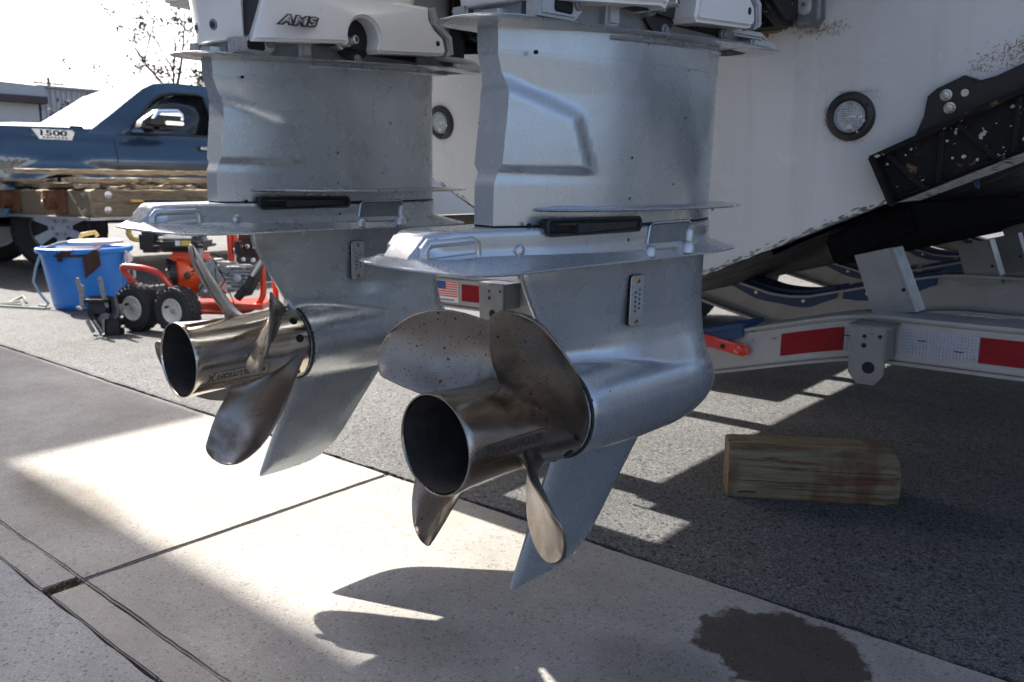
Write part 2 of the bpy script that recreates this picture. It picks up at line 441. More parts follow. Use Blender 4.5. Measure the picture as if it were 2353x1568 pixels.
# ------------------------------------------------------------------ mesh helpers
class G:
    """collects shapes into one mesh"""
    def __init__(self):
        self.bm = bmesh.new()

    def add(self, verts, faces, M=None):
        vs = [self.bm.verts.new((M @ V(v)) if M else v) for v in verts]
        for f in faces:
            if len(set(f)) > 2:
                try:
                    self.bm.faces.new([vs[i] for i in f])
                except ValueError:
                    pass
        return self

    def box(self, c, s, rot=None, bev=0.0, seg=2):
        b2 = bmesh.new()
        bmesh.ops.create_cube(b2, size=1.0)
        for v in b2.verts:
            v.co = V((v.co.x * s[0], v.co.y * s[1], v.co.z * s[2]))
        if bev > 0:
            bmesh.ops.bevel(b2, geom=list(b2.edges), offset=bev, segments=seg, affect='EDGES', clamp_overlap=True)
        Mx = Matrix.Translation(V(c))
        if rot is not None:
            Mx = Mx @ (rot.to_4x4() if isinstance(rot, Matrix) else Matrix(rot).to_4x4())
        return self._join(b2, Mx)

    def _join(self, b2, Mx=None):
        b2.verts.index_update()
        mp = [self.bm.verts.new((Mx @ v.co) if Mx else v.co) for v in b2.verts]
        for f in b2.faces:
            try:
                self.bm.faces.new([mp[v.index] for v in f.verts])
            except ValueError:
                pass
        b2.free()
        return self

    def prism(self, pts, axis, a, b, bev=0.0, seg=2, M=None):
        """closed outline extruded along an axis; the outline's two numbers are the other two axes in order"""
        b2 = bmesh.new()
        def put(p, t):
            if axis == 'X':
                return (t, p[0], p[1])
            if axis == 'Y':
                return (p[0], t, p[1])
            return (p[0], p[1], t)
        lo = [b2.verts.new(put(p, a)) for p in pts]
        hi = [b2.verts.new(put(p, b)) for p in pts]
        n = len(pts)
        f1 = b2.faces.new(lo)
        f2 = b2.faces.new(list(reversed(hi)))
        for i in range(n):
            b2.faces.new([lo[i], hi[i], hi[(i + 1) % n], lo[(i + 1) % n]])
        bmesh.ops.recalc_face_normals(b2, faces=b2.faces[:])
        if bev > 0:
            es = list(set(list(f1.edges) + list(f2.edges)))
            bmesh.ops.bevel(b2, geom=es, offset=bev, segments=seg, affect='EDGES', clamp_overlap=True)
        big = [f for f in b2.faces if len(f.verts) > 4]
        if big:
            bmesh.ops.triangulate(b2, faces=big)
        return self._join(b2, M)

    def loft(self, rings, caps=True, close=True):
        n = len(rings[0])
        vs = [[self.bm.verts.new(p) for p in r] for r in rings]
        for i in range(len(rings) - 1):
            for j in range(n if close else n - 1):
                k = (j + 1) % n
                try:
                    self.bm.faces.new([vs[i][j], vs[i][k], vs[i + 1][k], vs[i + 1][j]])
                except ValueError:
                    pass
        if caps and close:
            for r in (vs[0], vs[-1]):
                try:
                    self.bm.faces.new(r)
                except ValueError:
                    pass
        return self

    def tube(self, path, r, n=8, closed=False):
        path = [V(p) for p in path]
        m = len(path)
        rs = r if isinstance(r, (list, tuple)) else [r] * m
        rings = []
        up = None
        for i, p in enumerate(path):
            a = path[(i - 1) % m] if (closed or i > 0) else p
            b = path[(i + 1) % m] if (closed or i < m - 1) else p
            t = (b - a)
            t = t.normalized() if t.length > 1e-9 else V((0, 0, 1))
            if up is None:
                up = t.orthogonal().normalized()
            up = (up - t * up.dot(t))
            up = up.normalized() if up.length > 1e-6 else t.orthogonal().normalized()
            s = t.cross(up)
            rings.append([p + (up * cos(2 * pi * k / n) + s * sin(2 * pi * k / n)) * rs[i] for k in range(n)])
        if closed:
            rings.append(rings[0])
            return self.loft(rings[:-1] + [rings[0]], caps=False)
        return self.loft(rings, caps=True)

    def lathe(self, prof, M=None, n=32, caps=True):
        """prof = [(along, radius)] round local +Y; M places it"""
        rings = []
        for (y, r) in prof:
            ring = []
            for k in range(n):
                a = 2 * pi * k / n
                p = V((r * sin(a), y, r * cos(a)))
                ring.append((M @ p) if M else p)
            rings.append(ring)
        return self.loft(rings, caps=caps)

    def disc(self, c, nrm, r, t, n=20, bev=0.0):
        nrm = V(nrm).normalized()
        M = Matrix.Translation(V(c)) @ V((0, 1, 0)).rotation_difference(nrm).to_matrix().to_4x4()
        if bev > 0:
            return self.lathe([(0, r), (t - bev, r), (t - bev * 0.3, r - bev * 0.3), (t, r - bev)], M, n)
        return self.lathe([(0, r), (t, r)], M, n)

    def build(self, name, material, parent=None, smooth=35, loc=None, world=None):
        bm = self.bm
        bmesh.ops.remove_doubles(bm, verts=bm.verts[:], dist=1e-6)
        bmesh.ops.recalc_face_normals(bm, faces=bm.faces[:])
        me = bpy.data.meshes.new(name)
        bm.to_mesh(me)
        bm.free()
        me.polygons.foreach_set("use_smooth", [True] * len(me.polygons))
        if smooth is not None and smooth < 179:
            me.set_sharp_from_angle(angle=rad(smooth))
        mats = material if isinstance(material, list) else [material]
        for x in mats:
            me.materials.append(MATS[x] if isinstance(x, str) else x)
        o = bpy.data.objects.new(name, me)
        COL.objects.link(o)
        if parent is not None:
            o.parent = parent
        if loc is not None:
            o.location = loc
        return o


def tag(o, label=None, category=None, group=None, kind=None):
    if label:
        o["label"] = label
    if category:
        o["category"] = category
    if group:
        o["group"] = group
    if kind:
        o["kind"] = kind
    return o


def thing(name, label, category, M=None, loc=None, group=None):
    o = bpy.data.objects.new(name, None)
    o.empty_display_size = 0.1
    COL.objects.link(o)
    if M is not None:
        o.matrix_world = M
    elif loc is not None:
        o.location = loc
    return tag(o, label, category, group)


def copy_tree(o, parent=None):
    c = o.copy()
    COL.objects.link(c)
    if parent is not None:
        c.parent = parent
    for ch in list(o.children):
        copy_tree(ch, c)
    return c


def share(name, src, parent, loc=(0, 0, 0), rot=(0, 0, 0), scale=(1, 1, 1)):
    """another part using the mesh of src"""
    o = bpy.data.objects.new(name, src.data)
    COL.objects.link(o)
    o.parent = parent
    o.location = loc
    o.rotation_euler = rot
    o.scale = scale
    return o


def text_mesh(body, size, depth, shear=0.0, offset=0.0, space=1.0):
    cu = bpy.data.curves.new("lettering", 'FONT')
    cu.body = body
    cu.size = size
    cu.extrude = depth
    cu.shear = shear
    cu.offset = offset
    cu.space_character = space
    cu.align_x = 'LEFT'
    cu.resolution_u = 4
    o = bpy.data.objects.new("lettering", cu)
    COL.objects.link(o)
    dg = bpy.context.evaluated_depsgraph_get()
    me = bpy.data.meshes.new_from_object(o.evaluated_get(dg))
    bpy.data.objects.remove(o)
    verts = [v.co.copy() for v in me.vertices]
    faces = [tuple(p.vertices) for p in me.polygons]
    bpy.data.meshes.remove(me)
    return verts, faces


def smooth01(x):
    x = max(0.0, min(1.0, x))
    return x * x * (3 - 2 * x)


def lerp_tab(tab, x):
    if x <= tab[0][0]:
        return tab[0][1]
    for (a, va), (b, vb) in zip(tab, tab[1:]):
        if x <= b:
            return va + (vb - va) * (x - a) / (b - a)
    return tab[-1][1]

# ================================================================== SETTING: ground
def jag(x0, x1, y, step=0.02, amp=0.004, seed=1, lo=-1e9, hi=1e9):
    r = random.Random(seed)
    out = []
    n = max(2, int(abs(x1 - x0) / step))
    v = 0.0
    for i in range(n + 1):
        v = v * 0.7 + r.uniform(-1, 1) * 0.5
        out.append((x0 + (x1 - x0) * i / n, min(hi, max(lo, y + amp * v))))
    return out

g = G()
g.prism([(-400, -400), (400, -400), (400, 400), (-400, 400)], 'Z', -0.12, -0.028)
tag(g.build("ground", "crack_dirt"), kind="structure")

g = G()
edge = jag(-8, 3, 1.474, 0.012, 0.007, 3)
g.prism([(-300, 1.474)] + edge + [(300, 1.474), (300, 380), (-300, 380)], 'Z', -0.05, 0.0)
asphalt = tag(g.build("road", "asphalt_mat", smooth=30), kind="structure")

pavement = tag(bpy.data.objects.new("pavement", None), kind="structure")
COL.objects.link(pavement)

def slab(x0, x1, y0, y1, m, seed, amp=0.003, z=0.0, bev=0.004, name="concrete_slab", extra=None):
    a = jag(x0, x1, y0, 0.03, amp, seed)
    r = [(x1 + (p[1] - x1), p[0]) for p in jag(y0, y1, x1, 0.03, amp, seed + 1)][1:-1]
    b = jag(x1, x0, y1, 0.03, amp, seed + 2)
    l = [(x0 + (p[1] - x0), p[0]) for p in jag(y1, y0, x0, 0.03, amp, seed + 3)][1:-1]
    pts = a + r + b + l
    if extra:
        pts = extra(pts)
    gg = G()
    gg.prism(pts, 'Z', -0.1, z, bev, 2)
    return gg.build(name, m, pavement, smooth=50)

def chip(cx, cy, rx, ry):
    """break the corner of a slab away round a point"""
    def f(pts):
        out = []
        for (x, y) in pts:
            d = math.hypot((x - cx) / rx, (y - cy) / ry)
            if d < 1.0:
                k = (1.0 - d) * 0.75
                x += (rx * (1 if x > cx else -1)) * k
            out.append((x, y))
        return out
    return f

slab(-4.95, -1.7050, 0.632, 1.464, "concrete_mat", 11)
slab(-1.6955, 1.55, 0.632, 1.464, "concrete_mat", 21)
slab(-8.3, -4.96, 0.632, 1.462, "concrete_mat", 31)
slab(1.562, 4.8, 0.632, 1.462, "concrete_mat", 41)
# narrow gutter strip, broken where the joint crosses it
slab(-8.3, -1.727, 0.5615, 0.6295, "concrete_mat", 51, z=-0.002, bev=0.0025, name="gutter_strip")
slab(-1.688, 4.8, 0.5615, 0.6295, "concrete_mat", 61, z=-0.002, bev=0.0025, name="gutter_strip")
slab(-8.3, 4.8, -6.0, 0.5545, "concrete_blue", 71, amp=0.004, z=0.003)
# crumbs and weeds in the joints
g = G()
rr = random.Random(5)
def crumb(x, y, z, s):
    vs = [(x + rr.uniform(-s, s), y + rr.uniform(-s, s), z + rr.uniform(0, s * 1.3)) for _ in range(5)]
    g.add(vs, [(0, 1, 2), (0, 2, 3), (0, 3, 1), (1, 2, 4), (2, 3, 4), (3, 1, 4)])
for i in range(420):
    crumb(rr.uniform(-2.6, 0.4), 1.466 + rr.gauss(0, 0.006), -0.012, rr.uniform(0.001, 0.005))
for i in range(160):
    crumb(rr.uniform(-2.4, -0.9), 0.559 + rr.gauss(0, 0.004), -0.012, rr.uniform(0.001, 0.004))
for i in range(160):
    crumb(-1.70 + rr.gauss(0, 0.004), rr.uniform(0.56, 1.46), -0.012, rr.uniform(0.001, 0.004))
for i in range(700):
    crumb(-1.708 + rr.gauss(0, 0.016), rr.uniform(0.55, 0.66), -0.012 + rr.uniform(0, 0.006), rr.uniform(0.0015, 0.005))
for i in range(110):
    crumb(rr.uniform(-3.5, 0.3), rr.uniform(0.3, 1.45), 0.0, rr.uniform(0.0008, 0.003))
for i in range(260):
    crumb(rr.uniform(-6.0, 0.4), rr.uniform(1.5, 3.5), 0.0, rr.uniform(0.001, 0.004))
tag(g.build("joint_debris", "debris", smooth=None), kind="stuff")
g = G()
for i in range(80):
    x, y = (rr.uniform(-1.25, -1.0), 0.559) if i < 14 else (rr.uniform(-1.2, 0.3), 1.466)
    x += rr.gauss(0, 0.01); y += rr.gauss(0, 0.003)
    h = rr.uniform(0.004, 0.014); a = rr.uniform(0, 6.28); w = rr.uniform(0.0008, 0.002)
    dx, dy = cos(a) * h * 0.7, sin(a) * h * 0.7
    g.add([(x - w, y, -0.01), (x + w, y, -0.01), (x + dx * 0.5, y + dy * 0.5, h * 0.7), (x + dx, y + dy, h)], [(0, 1, 2), (0, 2, 3), (1, 3, 2)])
tag(g.build("joint_weeds", "weed_green", smooth=None), kind="stuff")

# sky backdrop is the world itself; far things -----------------------------------------
def prism_thing(): pass

# ------------------------------------------------------------------ buildings far left
b = thing("workshop_building", "low pale building with a dark fascia under its flat roof, beyond the pickup's hood", "building", loc=(-42, 11, 0))
G().box((-6, 0.3, 2.3), (12, 9.3, 4.6)).build("wall", "wall_pale", b)
G().box((-5.7, 0.3, 4.75), (12.6, 9.4, 0.30)).build("fascia", "roof_dark", b)
G().prism([(-4.35, 4.9), (4.95, 4.9), (4.95, 5.38), (0.0, 5.52), (-4.35, 5.1)], 'X', -12, 0.5).build("roof", "sign_grey", b)
G().box((0.06, 0.3, 3.75), (0.1, 9.2, 0.10)).build("ledge", "wall_ribbed", b)
b = thing("ribbed_shed", "white corrugated metal shed standing beside the low pale building", "building", loc=(-42, 15.8, 0))
g = G()
g.box((-6, 4.1, 2.68), (12, 8.2, 5.36))
g.build("wall", "wall_ribbed", b)
g = G()
for i in range(34):
    g.box((0.03, 0.12 + i * 0.24, 2.66), (0.08, 0.09, 5.3))
tag(g.build("wall_rib", "wall_ribbed", b), kind="stuff")
G().box((-5.9, 4.1, 5.41), (12.4, 8.35, 0.09)).build("roof", "sign_grey", b)
G().box((0.1, 4.35, 4.48), (0.25, 0.35, 0.14), bev=0.03).build("wall_lamp", "brass", b)
# unseen building left of the frame, shaped to throw the long straight shade
b = thing("shade_building", "unseen tall building with a lower annex, shaped to shade the paved gutter", "building", loc=(-8.6, 0, 0))
G().box((-3, -4.6, 4.0), (6, 10.84, 8.0)).build("wall", "brick_wall", b)
G().box((-3, 1.145, 2.42), (6, 0.645, 4.84)).build("annex", "brick_wall", b)

# ------------------------------------------------------------------ utility pole and bare trees
p = thing("utility_pole", "distant wooden utility pole with a crossarm above the low buildings", "utility pole", loc=(-63, 24.5, 0))
G().tube([(0, 0, 0), (0, 0, 8.35)], [0.16, 0.11], 8).build("pole", "pole_wood", p)
G().box((0, 0, 7.95), (0.1, 2.0, 0.12)).build("crossarm", "pole_wood", p)
for k in (-0.9, -0.45, 0.45, 0.9):
    g = G()
    g.lathe([(0, 0.04), (0.2, 0.03)], Matrix.Translation((0, k, 8.0)) @ Matrix.Rotation(rad(90), 4, 'X'), 6)
    g.build("insulator", "galvanised", p)

def tree(name, label, x, y, h, seed, spread):
    r = random.Random(seed)
    t = thing(name, label, "tree", loc=(x, y, 0), group="bare trees behind the pickup")
    gt, gl = G(), G()
    def branch(p, d, L, rad_, lev):
        pts = [p]
        q = p.copy()
        dd = d.copy()
        for k in range(5):
            dd = (dd + V((r.uniform(-1, 1), r.uniform(-1, 1), r.uniform(-0.3, 0.6))) * 0.16).normalized()
            q = q + dd * L / 5
            pts.append(q.copy())
        gt.tube(pts, [max(0.012, rad_ * (1 - 0.6 * k / 5)) for k in range(6)], 5)
        if lev >= 3:
            for _ in range(3):
                for s in range(4):
                    c = pts[-1] + V((r.gauss(0, .16), r.gauss(0, .16), r.gauss(0, .14)))
                    e = V((r.uniform(-1, 1), r.uniform(-1, 1), r.uniform(-1, 1))).normalized() * 0.10
                    f = e.orthogonal().normalized() * 0.05
                    gl.add([c - e, c + f, c + e, c - f], [(0, 1, 2, 3)])
            return
        nb = (4, 3, 3)[lev] if lev < 3 else 2
        for k in range(nb):
            i = r.randint(2, 5)
            a = r.uniform(0, 6.28)
            nd = (dd * (0.75 if lev else 1.0) + V((cos(a), sin(a), r.uniform(-0.1, 0.5))) * spread).normalized()
            branch(pts[i], nd, L * r.uniform(0.42, 0.68), max(0.018, rad_ * 0.5), lev + 1)
    branch(V((0, 0, 0)), V((0.0, 0.03, 1)), h * 0.62, h * 0.017, 0)
    gt.build("trunk", "bark", t)
    gl.build("crown", "twig_leaf", t, smooth=None)
    return t

tree("bare_tree", "tall thin bare tree with a forked top above the pickup roof", -34.6, 18.4, 8.3, 14, 0.55)
tree("bare_tree", "low bushy bare tree rising above the pickup windshield", -36.0, 15.0, 5.6, 5, 0.9)
tree("bare_tree", "short spindly bare tree close to the outboard's white cowl", -33.0, 19.2, 6.6, 23, 0.5)

# ================================================================== BOAT FRAME (tilted a little to one side)
RB = Matrix(((0.999, -0.003, 0.037), (0.003, 1.0, -0.003), (-0.037, 0.003, 0.999)))
HUB = V((-0.79, 0.766, 0.447))
M_BOAT = Matrix.Translation(HUB) @ RB.to_4x4()

def motor_matrix(dx, yaw):
    return M_BOAT @ Matrix.Translation((dx, 0, 0)) @ Matrix.Rotation(-rad(yaw), 4, 'Z')

# ------------------------------------------------------------------ outboard motor
def half_width(s, t0, tm, s1=0.45, s2=0.60, p=2.0, q=0.5):
    """half thickness along a chord, s = 0 trailing edge, 1 leading edge"""
    if s < s1:
        return t0 + (tm - t0) * sin(pi / 2 * s / s1)
    if s < s2:
        return tm
    k = (s - s2) / (1 - s2)
    return tm * max(0.0, 1 - k ** p) ** q

def foil_ring(te, le, t0, tm, z, n=34, s1=0.45, s2=0.60, p=2.0, sidefn=None):
    ss = [1 - cos(pi / 2 * i / n) for i in range(n + 1)]
    ss = [i / n * 0.5 + 0.5 * sin(pi / 2 * i / n) for i in range(n + 1)]
    r = []
    for s in ss[:-1]:
        y = te + (le - te) * s
        w = half_width(s, t0, tm, s1, s2, p)
        if sidefn:
            w = max(0.004, w - sidefn(y, z))
        r.append((w, y, z))
    r.append((0, le, z))
    for s in reversed(ss[:-1]):
        y = te + (le - te) * s
        w = half_width(s, t0, tm, s1, s2, p)
        if sidefn:
            w = max(0.004, w - sidefn(y, z))
        r.append((-w, y, z))
    return r

def remesh(o, voxel, its):
    m = o.modifiers.new("r", 'REMESH')
    m.mode = 'VOXEL'
    m.voxel_size = voxel
    m.use_smooth_shade = True
    s = o.modifiers.new("s", 'SMOOTH')
    s.factor = 0.5
    s.iterations = its
    dg = bpy.context.evaluated_depsgraph_get()
    me = bpy.data.meshes.new_from_object(o.evaluated_get(dg))
    o.modifiers.clear()
    old = o.data
    o.data = me
    me.name = old.name
    me.polygons.foreach_set("use_smooth", [True] * len(me.polygons))
    if not me.materials:
        for x in old.materials:
            me.materials.append(x)
    bpy.data.meshes.remove(old)

def prop_blade(hand, phi0):
    lead = [(0.066, 99), (0.075, 95), (0.10, 80), (0.127, 66), (0.15, 58.5), (0.165, 52.5), (0.18, 47), (0.195, 41), (0.208, 34), (0.216, 27.5), (0.2205, 22), (0.2222, 17)]
    trail = [(0.066, 0), (0.10, 0), (0.15, -0.5), (0.185, 0), (0.20, 1.4), (0.21, 4), (0.217, 8), (0.2205, 12), (0.2222, 17)]
    rs = [0.066 + (0.18 - 0.066) * i / 20 for i in range(20)] + [0.18 + 0.0422 * sin(pi / 2 * i / 14) for i in range(15)]
    nv = 26
    def P(r, v):
        a, b = lerp_tab(trail, r), lerp_tab(lead, r)
        d = rad(a + (b - a) * v)
        y = 0.105 + 0.085 * d - 0.43 * (r - 0.073)
        y -= 0.010 * smooth01((0.22 - v) / 0.22) * smooth01((r - 0.08) / 0.05) * (1 - smooth01((r - 0.185) / 0.03))      # cupped trailing edge
        y += 0.006 * sin(pi * v) * smooth01((r - 0.08) / 0.06)
        ph = hand * (rad(phi0 * hand) + d) if hand > 0 else rad(phi0) - d
        return V((r * sin(ph), y, r * cos(ph)))
    top, bot = [], []
    for i, r in enumerate(rs):
        ta, ba = [], []
        for j in range(nv + 1):
            v = 0.5 - 0.5 * cos(pi * j / nv)
            p = P(r, v)
            e = 1e-3
            rr_ = min(r, 0.2215)
            du = P(rr_ + e * 0.2, min(0.98, max(0.02, v))) - P(rr_ - e, min(0.98, max(0.02, v)))
            dv = P(rr_, min(1, v + 0.02)) - P(rr_, max(0, v - 0.02))
            n = du.cross(dv)
            n = n.normalized() if n.length > 1e-12 else V((0, 1, 0))
            edge = min(1.0, 0.30 + 1.6 * math.sqrt(max(0, min(v, 1 - v))))
            t = (0.0028 + 0.0036 * (1 - (r - 0.066) / 0.156)) * edge
            t += 0.012 * math.exp(-(r - 0.066) / 0.007) * edge
            if r > 0.2219:
                t *= 0.5
            ta.append(p + n * t)
            ba.append(p - n * t)
        top.append(ta)
        bot.append(ba)
    g = G()
    rings = [t + list(reversed(b_)) for t, b_ in zip(top, bot)]
    g.loft(rings, caps=True)
    return g

def make_propeller(parent, hand, phis, bright):
    steel = "prop_bright" if bright else "prop_hub_steel"
    g = G()
    g.lathe([(0.19, 0.045), (0.19, 0.062), (0.02, 0.0690), (0.003, 0.0698), (0.0, 0.0712), (0.0, 0.0734), (0.004, 0.0744), (0.012, 0.0740), (0.04, 0.0722), (0.10, 0.0705), (0.16, 0.0712),
             (0.20, 0.0745), (0.232, 0.0775), (0.246, 0.0772), (0.2475, 0.074), (0.2475, 0.03)], n=72)
    hub = g.build("propeller", steel, parent, smooth=40)
    g = G()
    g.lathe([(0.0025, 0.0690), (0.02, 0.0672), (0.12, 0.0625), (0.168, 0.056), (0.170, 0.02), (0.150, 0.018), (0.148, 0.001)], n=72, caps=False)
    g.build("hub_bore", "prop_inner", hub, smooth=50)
    for i, ph in enumerate(phis):
        prop_blade(hand, ph).build("blade", "prop_blade_steel" if bright else "prop_steel", hub, smooth=60)
    # exhaust vent holes round the forward ring
    for k in range(12):
        a = rad(k * 30 + 12)
        c = V((0.0752 * sin(a), 0.226, 0.0752 * cos(a)))
        n = V((sin(a), -0.1, cos(a)))
        g = G()
        g.disc(c - n * 0.002, n, 0.0085, 0.0045, 14)
        g.build("vent_hole", "hole_dark", hub)
    # cast lettering, upside down, running aft on the starboard side
    vs, fs = text_mesh("REVOLUTION", 0.0135, 0.0004, shear=0.1, space=1.03)
    w = max(v.x for v in vs)
    vx, fx = text_mesh("X", 0.024, 0.0004, shear=0.15)
    g = G()
    base = 87 if not bright else 109
    y_start = 0.150
    def wrap(vs, fs, y0, sc=1.0, up0=0.0):
        out = []
        for v in vs:
            y = y0 - v.x * sc
            a = rad(base) + (v.y * sc + up0) / 0.071 * (1 if True else -1)
            rr_ = lerp_tab([(0.0, 0.0744), (0.04, 0.0722), (0.10, 0.0705), (0.16, 0.0712), (0.2, 0.0745)], y) + 0.0004 + v.z * 0.5
            out.append((rr_ * sin(a), y, rr_ * cos(a)))
        g.add(out, fs)
    wrap(vs, fs, y_start, 0.105 / w)
    wrap(vx, fx, y_start - 0.109, 1.0, -0.004)
    g.build("lettering", "engraving", hub, smooth=None)
    # thin frame line round the lettering
    g = G()
    path = []
    for k in range(25):
        path.append((0.157 - 0.130 * k / 24, -0.006))
    for k in range(7):
        path.append((0.027, -0.006 + 0.027 * (k + 1) / 7))
    for k in range(24):
        path.append((0.027 + 0.130 * (k + 1) / 24, 0.021))
    for k in range(6):
        path.append((0.157, 0.021 - 0.027 * (k + 1) / 7))
    pp = []
    for (y, u) in path:
        a = rad(base) + u / 0.071
        rr_ = lerp_tab([(0.0, 0.0744), (0.04, 0.0722), (0.10, 0.0705), (0.16, 0.0712), (0.2, 0.0745)], y)
        pp.append((rr_ * sin(a), y, rr_ * cos(a)))
    g.tube(pp, 0.0007, 5, closed=True)
    g.build("lettering_frame", "engraving", hub)
    # dark seal behind the propeller
    return hub

def make_motor(M, label):
    R_ = thing("outboard_motor", label, "outboard motor", M=M, group="twin outboard motors on the transom")
    SP = "silver_paint"
    # --- gearcase: strut blended into the torpedo
    g = G()
    rings = []
    for z, te, le, t in ((0.258, 0.158, 0.658, 0.056), (0.246, 0.162, 0.659, 0.051), (0.215, 0.168, 0.661, 0.048), (0.185, 0.184, 0.663, 0.046), (0.15, 0.204, 0.666, 0.0445),
                         (0.12, 0.222, 0.669, 0.046), (0.095, 0.236, 0.672, 0.051), (0.07, 0.247, 0.675, 0.060), (0.04, 0.252, 0.68, 0.071), (0.01, 0.252, 0.685, 0.076)):
        rings.append(foil_ring(te, le, 0.0045 if z > 0.09 else 0.02, t, z, s1=0.62, s2=0.66))
    g.loft(rings)
    prof = [(0.2515, 0.02), (0.2515, 0.0765), (0.262, 0.0805), (0.30, 0.0835), (0.36, 0.0855), (0.43, 0.0865), (0.50, 0.0850)]
    for k in range(1, 13):
        a = pi / 2 * k / 12
        prof.append((0.50 + 0.196 * sin(a), 0.0850 * max(0.0, cos(a)) ** 0.80 + 0.0005))
    g.lathe(prof, n=48)
    o = g.build("gearcase", SP, R_)
    remesh(o, 0.0042, 9)
    # --- skeg
    g = G()
    outline = [(0.252, -0.070), (0.249, -0.085), (0.232, -0.125), (0.205, -0.185), (0.166, -0.274), (0.1645, -0.2815), (0.170, -0.2835), (0.215, -0.2835), (0.262, -0.282), (0.292, -0.279), (0.318, -0.272),
               (0.340, -0.261), (0.362, -0.245), (0.384, -0.223), (0.440, -0.158), (0.500, -0.090), (0.515, -0.070)]
    n = len(outline)
    cy = sum(p[0] for p in outline) / n
    b2 = bmesh.new()
    def inset(p, d):
        v = V((0.31, -0.16)) - V(p)
        return tuple(V(p) + v.normalized() * d)
    layers = [(0.0020, 0.0), (0.0052, 0.010), (0.0074, 0.034)]
    rings = []
    for (x, d) in reversed(layers):
        rings.append([(-x, *inset(p, d)) for p in outline])
    for (x, d) in layers:
        rings.append([(x, *inset(p, d)) for p in outline])
    b2.free()
    g.loft(rings)
    g.build("skeg", SP, R_, smooth=25)
    # --- anti-ventilation plate with its thin rolled edge
    hw = [(-0.075, 0.030), (-0.05, 0.036), (0.0, 0.041), (0.06, 0.047), (0.15, 0.060), (0.25, 0.068), (0.35, 0.0725), (0.45, 0.0725)]
    half = [(0.0, -0.088), (0.05, -0.078), (0.09, -0.058), (0.107, -0.042), (0.110, -0.030), (0.103, 0.06), (0.094, 0.20), (0.088, 0.34), (0.082, 0.46), (0.075, 0.56), (0.062, 0.65), (0.045, 0.715), (0.022, 0.752), (0.0, 0.765)]
    full = half + [(-x, y) for (x, y) in reversed(half[1:-1])]
    def zplate(x, y):
        z = 0.2475 - 0.006 * max(0.0, y) / 0.75
        if y < 0.05:
            z += 0.010 * ((0.05 - y) / 0.14) ** 1.6
        return z
    dense = []
    for i in range(len(full)):
        a, b_ = V(full[i]), V(full[(i + 1) % len(full)])
        for k in range(5):
            dense.append(tuple(a.lerp(b_, k / 5)))
    full = dense
    def plate_in(x, y):
        yi = max(-0.064, y)
        xi = min(abs(x), lerp_tab(hw, min(yi, 0.45)) - 0.004)
        if yi > 0.44:
            yi = min(yi, 0.45 + 0.196 * math.sqrt(max(0.0, 1 - (xi / 0.0745) ** 2)))
        if y < -0.03:
            xi = min(abs(x), 0.036)
        return (math.copysign(xi, x), yi)
    g = G()
    rings = []
    for (t, kind) in ((0.0, 1), (0.25, 1), (0.5, 1), (0.75, 1), (0.93, 1), (0.985, 1), (1.0, 0), (0.98, -1), (0.90, -1), (0.5, -1), (0.0, -1)):
        ring = []
        for (x, y) in full:
            xi, yi = plate_in(x, y)
            e = zplate(x, y)
            px_, py_ = xi + (x - xi) * t, yi + (y - yi) * t
            if kind == 1:
                z = e + 0.0012 + (0.2665 - e) * (1 - t) ** 1.15 if t < 0.98 else e + 0.0010
            elif kind == 0:
                z = e
            else:
                z = e - 0.0016 - 0.0012 * (1 - t)
            ring.append((px_, py_, z))
        rings.append(ring)
    rings.insert(0, [(x * 0.2, 0.3 + (y - 0.3) * 0.5, 0.2665) for (x, y, z) in rings[0]])
    rings.append([(x * 0.2, 0.3 + (y - 0.3) * 0.5, z) for (x, y, z) in rings[-1]])
    g.loft(rings)
    g.build("anti_ventilation_plate", SP, R_, smooth=40)
    # --- lower housing on the plate
    te_tab = [(0.24, -0.072), (0.262, -0.062), (0.274, -0.053), (0.288, -0.043), (0.2945, -0.036), (0.2985, -0.022)]
    def housing_ring(z, te, shrink):
        r = []
        ys = [te + (0.46 - te) * (i / 26) for i in range(27)]
        for y in ys:
            w = lerp_tab(hw, y) - shrink
            if y - te < 0.014:
                w *= 0.72 + 0.28 * math.sqrt(max(0, 1 - (1 - (y - te) / 0.014) ** 2))
            r.append((w, y, z))
        for i in range(1, 17):
            a = pi / 2 * i / 16
            r.append(((0.0725 - shrink) * cos(a), 0.46 + (0.196 - shrink * 0.5) * sin(a), z))
        return r + [(-x, y, zz) for (x, y, zz) in reversed(r[:-1])]
    g = G()
    rings = []
    for (z, te, sh) in ((0.2515, -0.066, -0.002), (0.258, -0.067, -0.004), (0.263, -0.069, -0.004), (0.270, -0.064, 0.0), (0.278, -0.056, 0.0), (0.290, -0.046, 0.0), (0.2955, -0.041, 0.0006), (0.2984, -0.037, 0.0024), (0.2995, -0.033, 0.005), (0.2998, -0.02, 0.012)):
        rings.append(housing_ring(z, te, sh))
    g.loft(rings)
    # raised rib loop near the aft end, both sides, and small cast bosses
    for sx in (1, -1):
        loop = [(-0.046, 0.266), (-0.046, 0.278), (-0.040, 0.2845), (0.028, 0.2875), (0.036, 0.283), (0.038, 0.264)]
        g.tube([(sx * (lerp_tab(hw, y) - 0.0052), y, z) for (y, z) in loop], 0.0075, 12)
        g.tube([(sx * (lerp_tab(hw, y) + 0.002), y, z) for (y, z) in ((-0.045, 0.262), (0.0, 0.2645), (0.03, 0.266))], 0.0055, 8)
        for y in (0.105,):
            g.lathe([(0, 0.010), (0.006, 0.0085), (0.009, 0.004)], Matrix.Translation((sx * 0.051, y, 0.270)) @ Matrix.Rotation(rad(-90 * sx), 4, 'Z'), 12)
    g.build("lower_housing", SP, R_, smooth=38)
